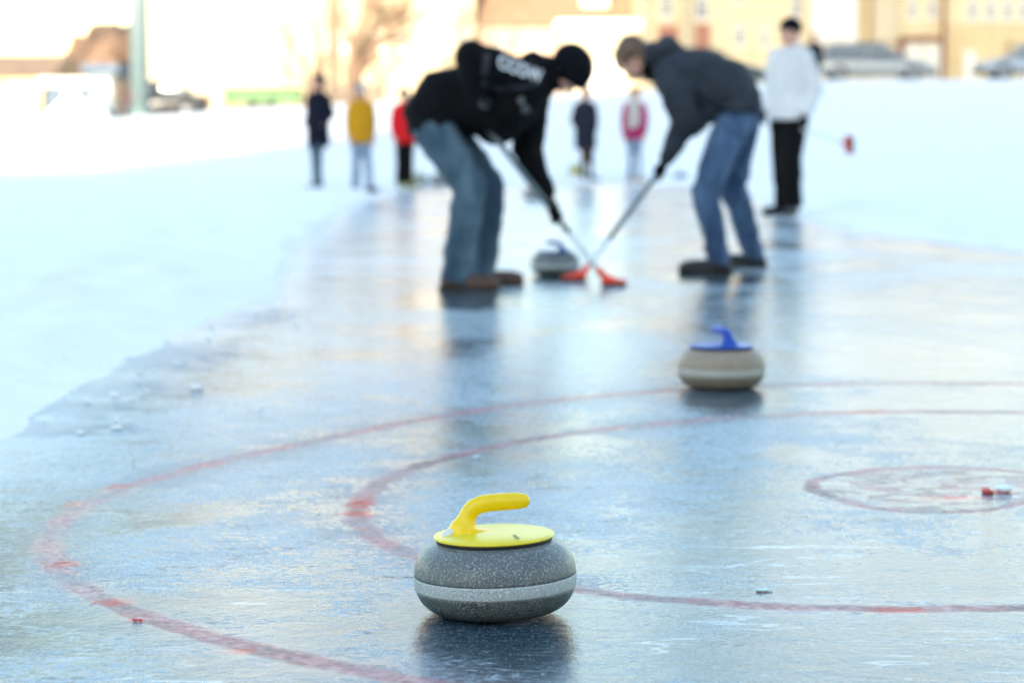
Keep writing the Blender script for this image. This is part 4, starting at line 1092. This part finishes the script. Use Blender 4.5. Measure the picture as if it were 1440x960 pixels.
# left clutter under the buildings --------------------------------
def hedge_box():
    Y = 94
    x0, x1 = X(318, Y), X(425, Y); r_ = thing('trailer', 'long low green trailer parked before the cream block', 'trailer', ((x0 + x1) / 2, Y, gz((x0 + x1) / 2, Y)))
    w = (x1 - x0) / 2
    zt = P(0, 124, Y).z - r_.location.z; zb = .35
    bm = bmesh.new(); ringloft(bm, [[V((a, -.8, zb)), V((a, .8, zb)), V((a, .85, zt - .15)), V((a, .6, zt)), V((a, -.6, zt)), V((a, -.85, zt - .15))] for a in (-w, w)]); from_bm('cover', bm, 'green_paint', r_, smooth=False)
    bm = bmesh.new(); box(bm, (-w - .1, -.8, zb - .12), (w + .6, .8, zb - .003)); from_bm('chassis', bm, 'red_paint', r_, smooth=False)
    for q in (-.35, .35):
        for sy in (-1, 1):
            bm = bmesh.new(); tube(bm, [(q, sy * .82, .28), (q, sy * .95, .28)], .28, 20); from_bm('wheel', bm, 'tyre', r_)
hedge_box()
def smallcar():
    x, y, z = car_at(262, 95); 
    c_ = car('dark car seen small between the mast and the green trailer', x - 1.3, y, z, math.pi, 'dark_paint', 'hatch')
smallcar()
Y = 90; x = X(193, Y)
r_ = thing('waste_bin', 'round topped red bin at the foot of the tall mast', 'bin', (x, Y, gz(x, Y)))
bm = bmesh.new(); lathe(bm, [(.2, 0), (.3, .02), (.36, 1.0), (.37, 1.02)], 24); from_bm('drum', bm, 'red_paint', r_)
bm = bmesh.new(); lathe(bm, [(.39, 1.022), (.39, 1.07), (.3, 1.2), (.1, 1.27)], 24); from_bm('lid', bm, 'red_paint', r_)
# snow heap by the shed
x = X(106, 88)
u = U(); u.sph((0, 0, .1), .9, (1.15, .9, .85)); u.sph((.6, .1, .0), .7, (1, 1, .9)); u.sph((-.6, 0, .0), .6, (1, 1, .9))
o = put('snow_heap', u.mesh(.05, 3, folds=.08, ffreq=2.5), 'snow', None); o.location = (x, 88, gz(x, 88) + .1); tag(o, 'shovelled heap of snow in front of the slate blue shed', 'snow heap')
# wooden fence
def fence(x0, x1, Y, label):
    r_ = thing('wooden_fence', label, 'fence', ((x0 + x1) / 2, Y, gz((x0 + x1) / 2, Y))); w = (x1 - x0) / 2
    for i in range(int(w * 2 / 1.8) + 1):
        bm = bmesh.new(); box(bm, (-w + i * 1.8 - .06, -.06, 0), (-w + i * 1.8 + .06, .06, 1.15)); from_bm('post', bm, 'dark_wood', r_, smooth=False)
    bm = bmesh.new(); n_ = int(w * 2 / .16)
    for i in range(n_): box(bm, (-w + i * .16, -.085, .12), (-w + i * .16 + .12, -.062, 1.0 + .05 * (i % 3 == 0)))
    from_bm('boards', bm, 'dark_wood', r_, smooth=False)
fence(X(432, 92), X(545, 92), 92, 'low weathered board fence under the large bare tree')

# bare trees ------------------------------------------------------
def tree(label, x, y, h, seed, spread=.5, bushy=6, kind='bare_tree', thick=1.5, tw='twig', nb=3):
    rnd = random.Random(seed); z = gz(x, y)
    r_ = thing(kind, label, 'tree', (x, y, z - .1), 0, 'bare winter trees by the buildings')
    tb, cb = bmesh.new(), bmesh.new()
    def grow(bm_lv, p, d, length, rad, lv):
        pts = [p]; dd_ = d.copy(); n = 3 if lv < 2 else 2
        for i in range(n):
            dd_ = (dd_ + V((rnd.gauss(0, .12), rnd.gauss(0, .12), rnd.gauss(.03, .08)))).normalized(); pts.append(pts[-1] + dd_ * length / n)
        tip = rad * ((.62 * (1.08 if thick > 1.6 else 1)) if lv < bushy - 1 else .4)
        rr = [rad + (tip - rad) * i / n for i in range(n + 1)]
        tube(tb if lv < 2 else cb, pts, rr, 8 if lv < 2 else (5 if lv < 4 else 3), caps=(lv == 0))
        if lv >= bushy - 1: return
        for i in range(3 if lv < 3 else nb):
            t = rnd.uniform(.45, 1.0) if i else 1.0
            bp = pts[0].lerp(pts[-1], t) if n == 1 else pts[min(n, int(t * n))]
            nd = (dd_ + V((rnd.gauss(0, spread), rnd.gauss(0, spread), rnd.gauss(.1, spread * .5)))).normalized()
            grow(bm_lv, bp, nd, length * rnd.uniform(.62, .8), tip * rnd.uniform(.75, .95), lv + 1)
    grow(0, V((0, 0, 0)), V((rnd.gauss(0, .05), 0, 1)).normalized(), h * .30, h * .022 * thick ** .5, 0)
    from_bm('trunk', tb, 'bark', r_); from_bm('crown', cb, tw, r_)
tree('large bare tree in front of the cream block, behind the mustard jacket', X(490, 96), 96, 9.5, 3, .55, 7, thick=2.6, nb=4)
tree('bare tree at the left of the big tree, thinner', X(430, 102), 102, 7, 13, .45)
tree('dense bare tree on the rise left of the mast, tallest there', X(165, 130), 130, 7.0, 21, .6, 7, thick=5, tw='dark_twig', nb=4)
tree('bare tree left of the mast, second from it', X(135, 128), 128, 5.5, 22, .6, 7, thick=5, tw='dark_twig', nb=4)
tree('low bare tree above the slate blue shed', X(108, 125), 125, 4.2, 23, .6, 7, thick=5, tw='dark_twig', nb=4)
tree('small bare tree over the orange house at the left edge', X(48, 106), 106, 4.6, 24, .6)
tree('small bare tree furthest left over the orange house', X(10, 106), 106, 4.0, 25, .6)
tree('bare tree rising behind the brown roof, left one', X(710, 126), 126, 9.5, 31, .55, 7)
tree('bare tree rising behind the brown roof, right one', X(830, 126), 126, 9.5, 32, .55, 7)
tree('brown leafless bush between kiosk and mast', X(172, 89), 89, 2.6, 41, .35, 7, 'bare_bush')

# buildings behind the photographer that keep the ice in shade ------
def backblock(label, x0, x1, y, h, mat):
    r_ = thing('apartment_block', label, 'building', ((x0 + x1) / 2, y, 0)); w = (x1 - x0) / 2
    bm = bmesh.new(); box(bm, (-w, -14, 0), (w, 0, h)); from_bm('wall', bm, mat, r_, smooth=False)
    bm = bmesh.new(); box(bm, (-w - .3, -14.3, h + .003), (w + .3, .3, h + .4)); from_bm('roof', bm, 'slate_wall', r_, smooth=False)
    n = int(w * 2 / 6)
    for f in range(int(h / 3) - 0):
        bm = bmesh.new(); bm2 = bmesh.new()
        for i in range(n):
            xx = -w + (i + .5) * 2 * w / n; box(bm, (xx - .8, .003, 1 + f * 3), (xx + .8, .05, 2.4 + f * 3))
        bm2.free(); from_bm('window_row', bm, 'glass', r_, smooth=False)
    return r_
EL, AZ = R(8.0), R(11.0)
YB = -60
hl, hr = (38 + 60) / math.cos(AZ) * math.tan(EL), 31.5
xe = -7 - (40 + 60) * math.tan(AZ)
backblock('tall apartment block behind the photographer that shades the ice', xe, xe + 90, YB, hr, 'cream')
backblock('lower apartment block behind the photographer on the left', xe - 70, xe - .2, YB, hl, 'white_wall')

# wooded hillside far left
M['wooded'] = simple('leafless_woodland', (.20, .125, .08), .95, var=.6, scale=.35, bump=.8, bscale=1.5)
bm = bmesh.new(); hv = []
for j in range(25):
    y = 165 + j * 6; row = []
    for i in range(121):
        px = -300 + i * 6; x = X(px, y)
        crest = 5.0 - 1.5 if px < 40 else 0
        tx = sstep(20, 190, px); e = sstep(0, 3, j)
        h = (5.3 + 4.6 * tx) * e + (noise.noise(V((x * .30, y * .2, 3))) * 1.5 + noise.noise(V((x * 1.3, y * .8, 5))) * 1.0) * e
        row.append(bm.verts.new((x, y, -.5 + h)))
    hv.append(row)
for a, b in zip(hv, hv[1:]):
    for i in range(120): bm.faces.new((a[i], a[i + 1], b[i + 1], b[i]))
tag(from_bm('wooded_hill', bm, 'wooded'), kind='structure')

# ------------------------------------------------------------------ light
w = bpy.data.worlds.new("World"); sc.world = w; w.use_nodes = True
nt = w.node_tree; bg = nt.nodes['Background']
sky = nt.nodes.new('ShaderNodeTexSky'); sky.sky_type = 'NISHITA'; sky.sun_disc = False
sky.sun_elevation = EL; sky.sun_rotation = R(180) + AZ; sky.air_density = 1.0; sky.dust_density = .9; sky.ozone_density = 1.0; sky.altitude = 50
nt.links.new(sky.outputs[0], bg.inputs[0]); bg.inputs[1].default_value = .15
sd = bpy.data.lights.new('sun', 'SUN'); sd.energy = 2.5; sd.angle = R(.5); sd.color = (1, .86, .66)
so = link(bpy.data.objects.new('sun', sd))
sdir = V((-math.sin(AZ) * math.cos(EL), -math.cos(AZ) * math.cos(EL), math.sin(EL)))   # towards the sun
so.rotation_euler = sdir.to_track_quat('Z', 'Y').to_euler()
so.location = (0, -20, 30)
sc.view_settings.view_transform = 'Standard'; sc.view_settings.look = 'None'; sc.view_settings.gamma = 1
sc.view_settings.use_curve_mapping = False
sc.view_settings.exposure = 2.38
sc.cycles.use_denoising = True
sc.cycles.max_bounces = 6
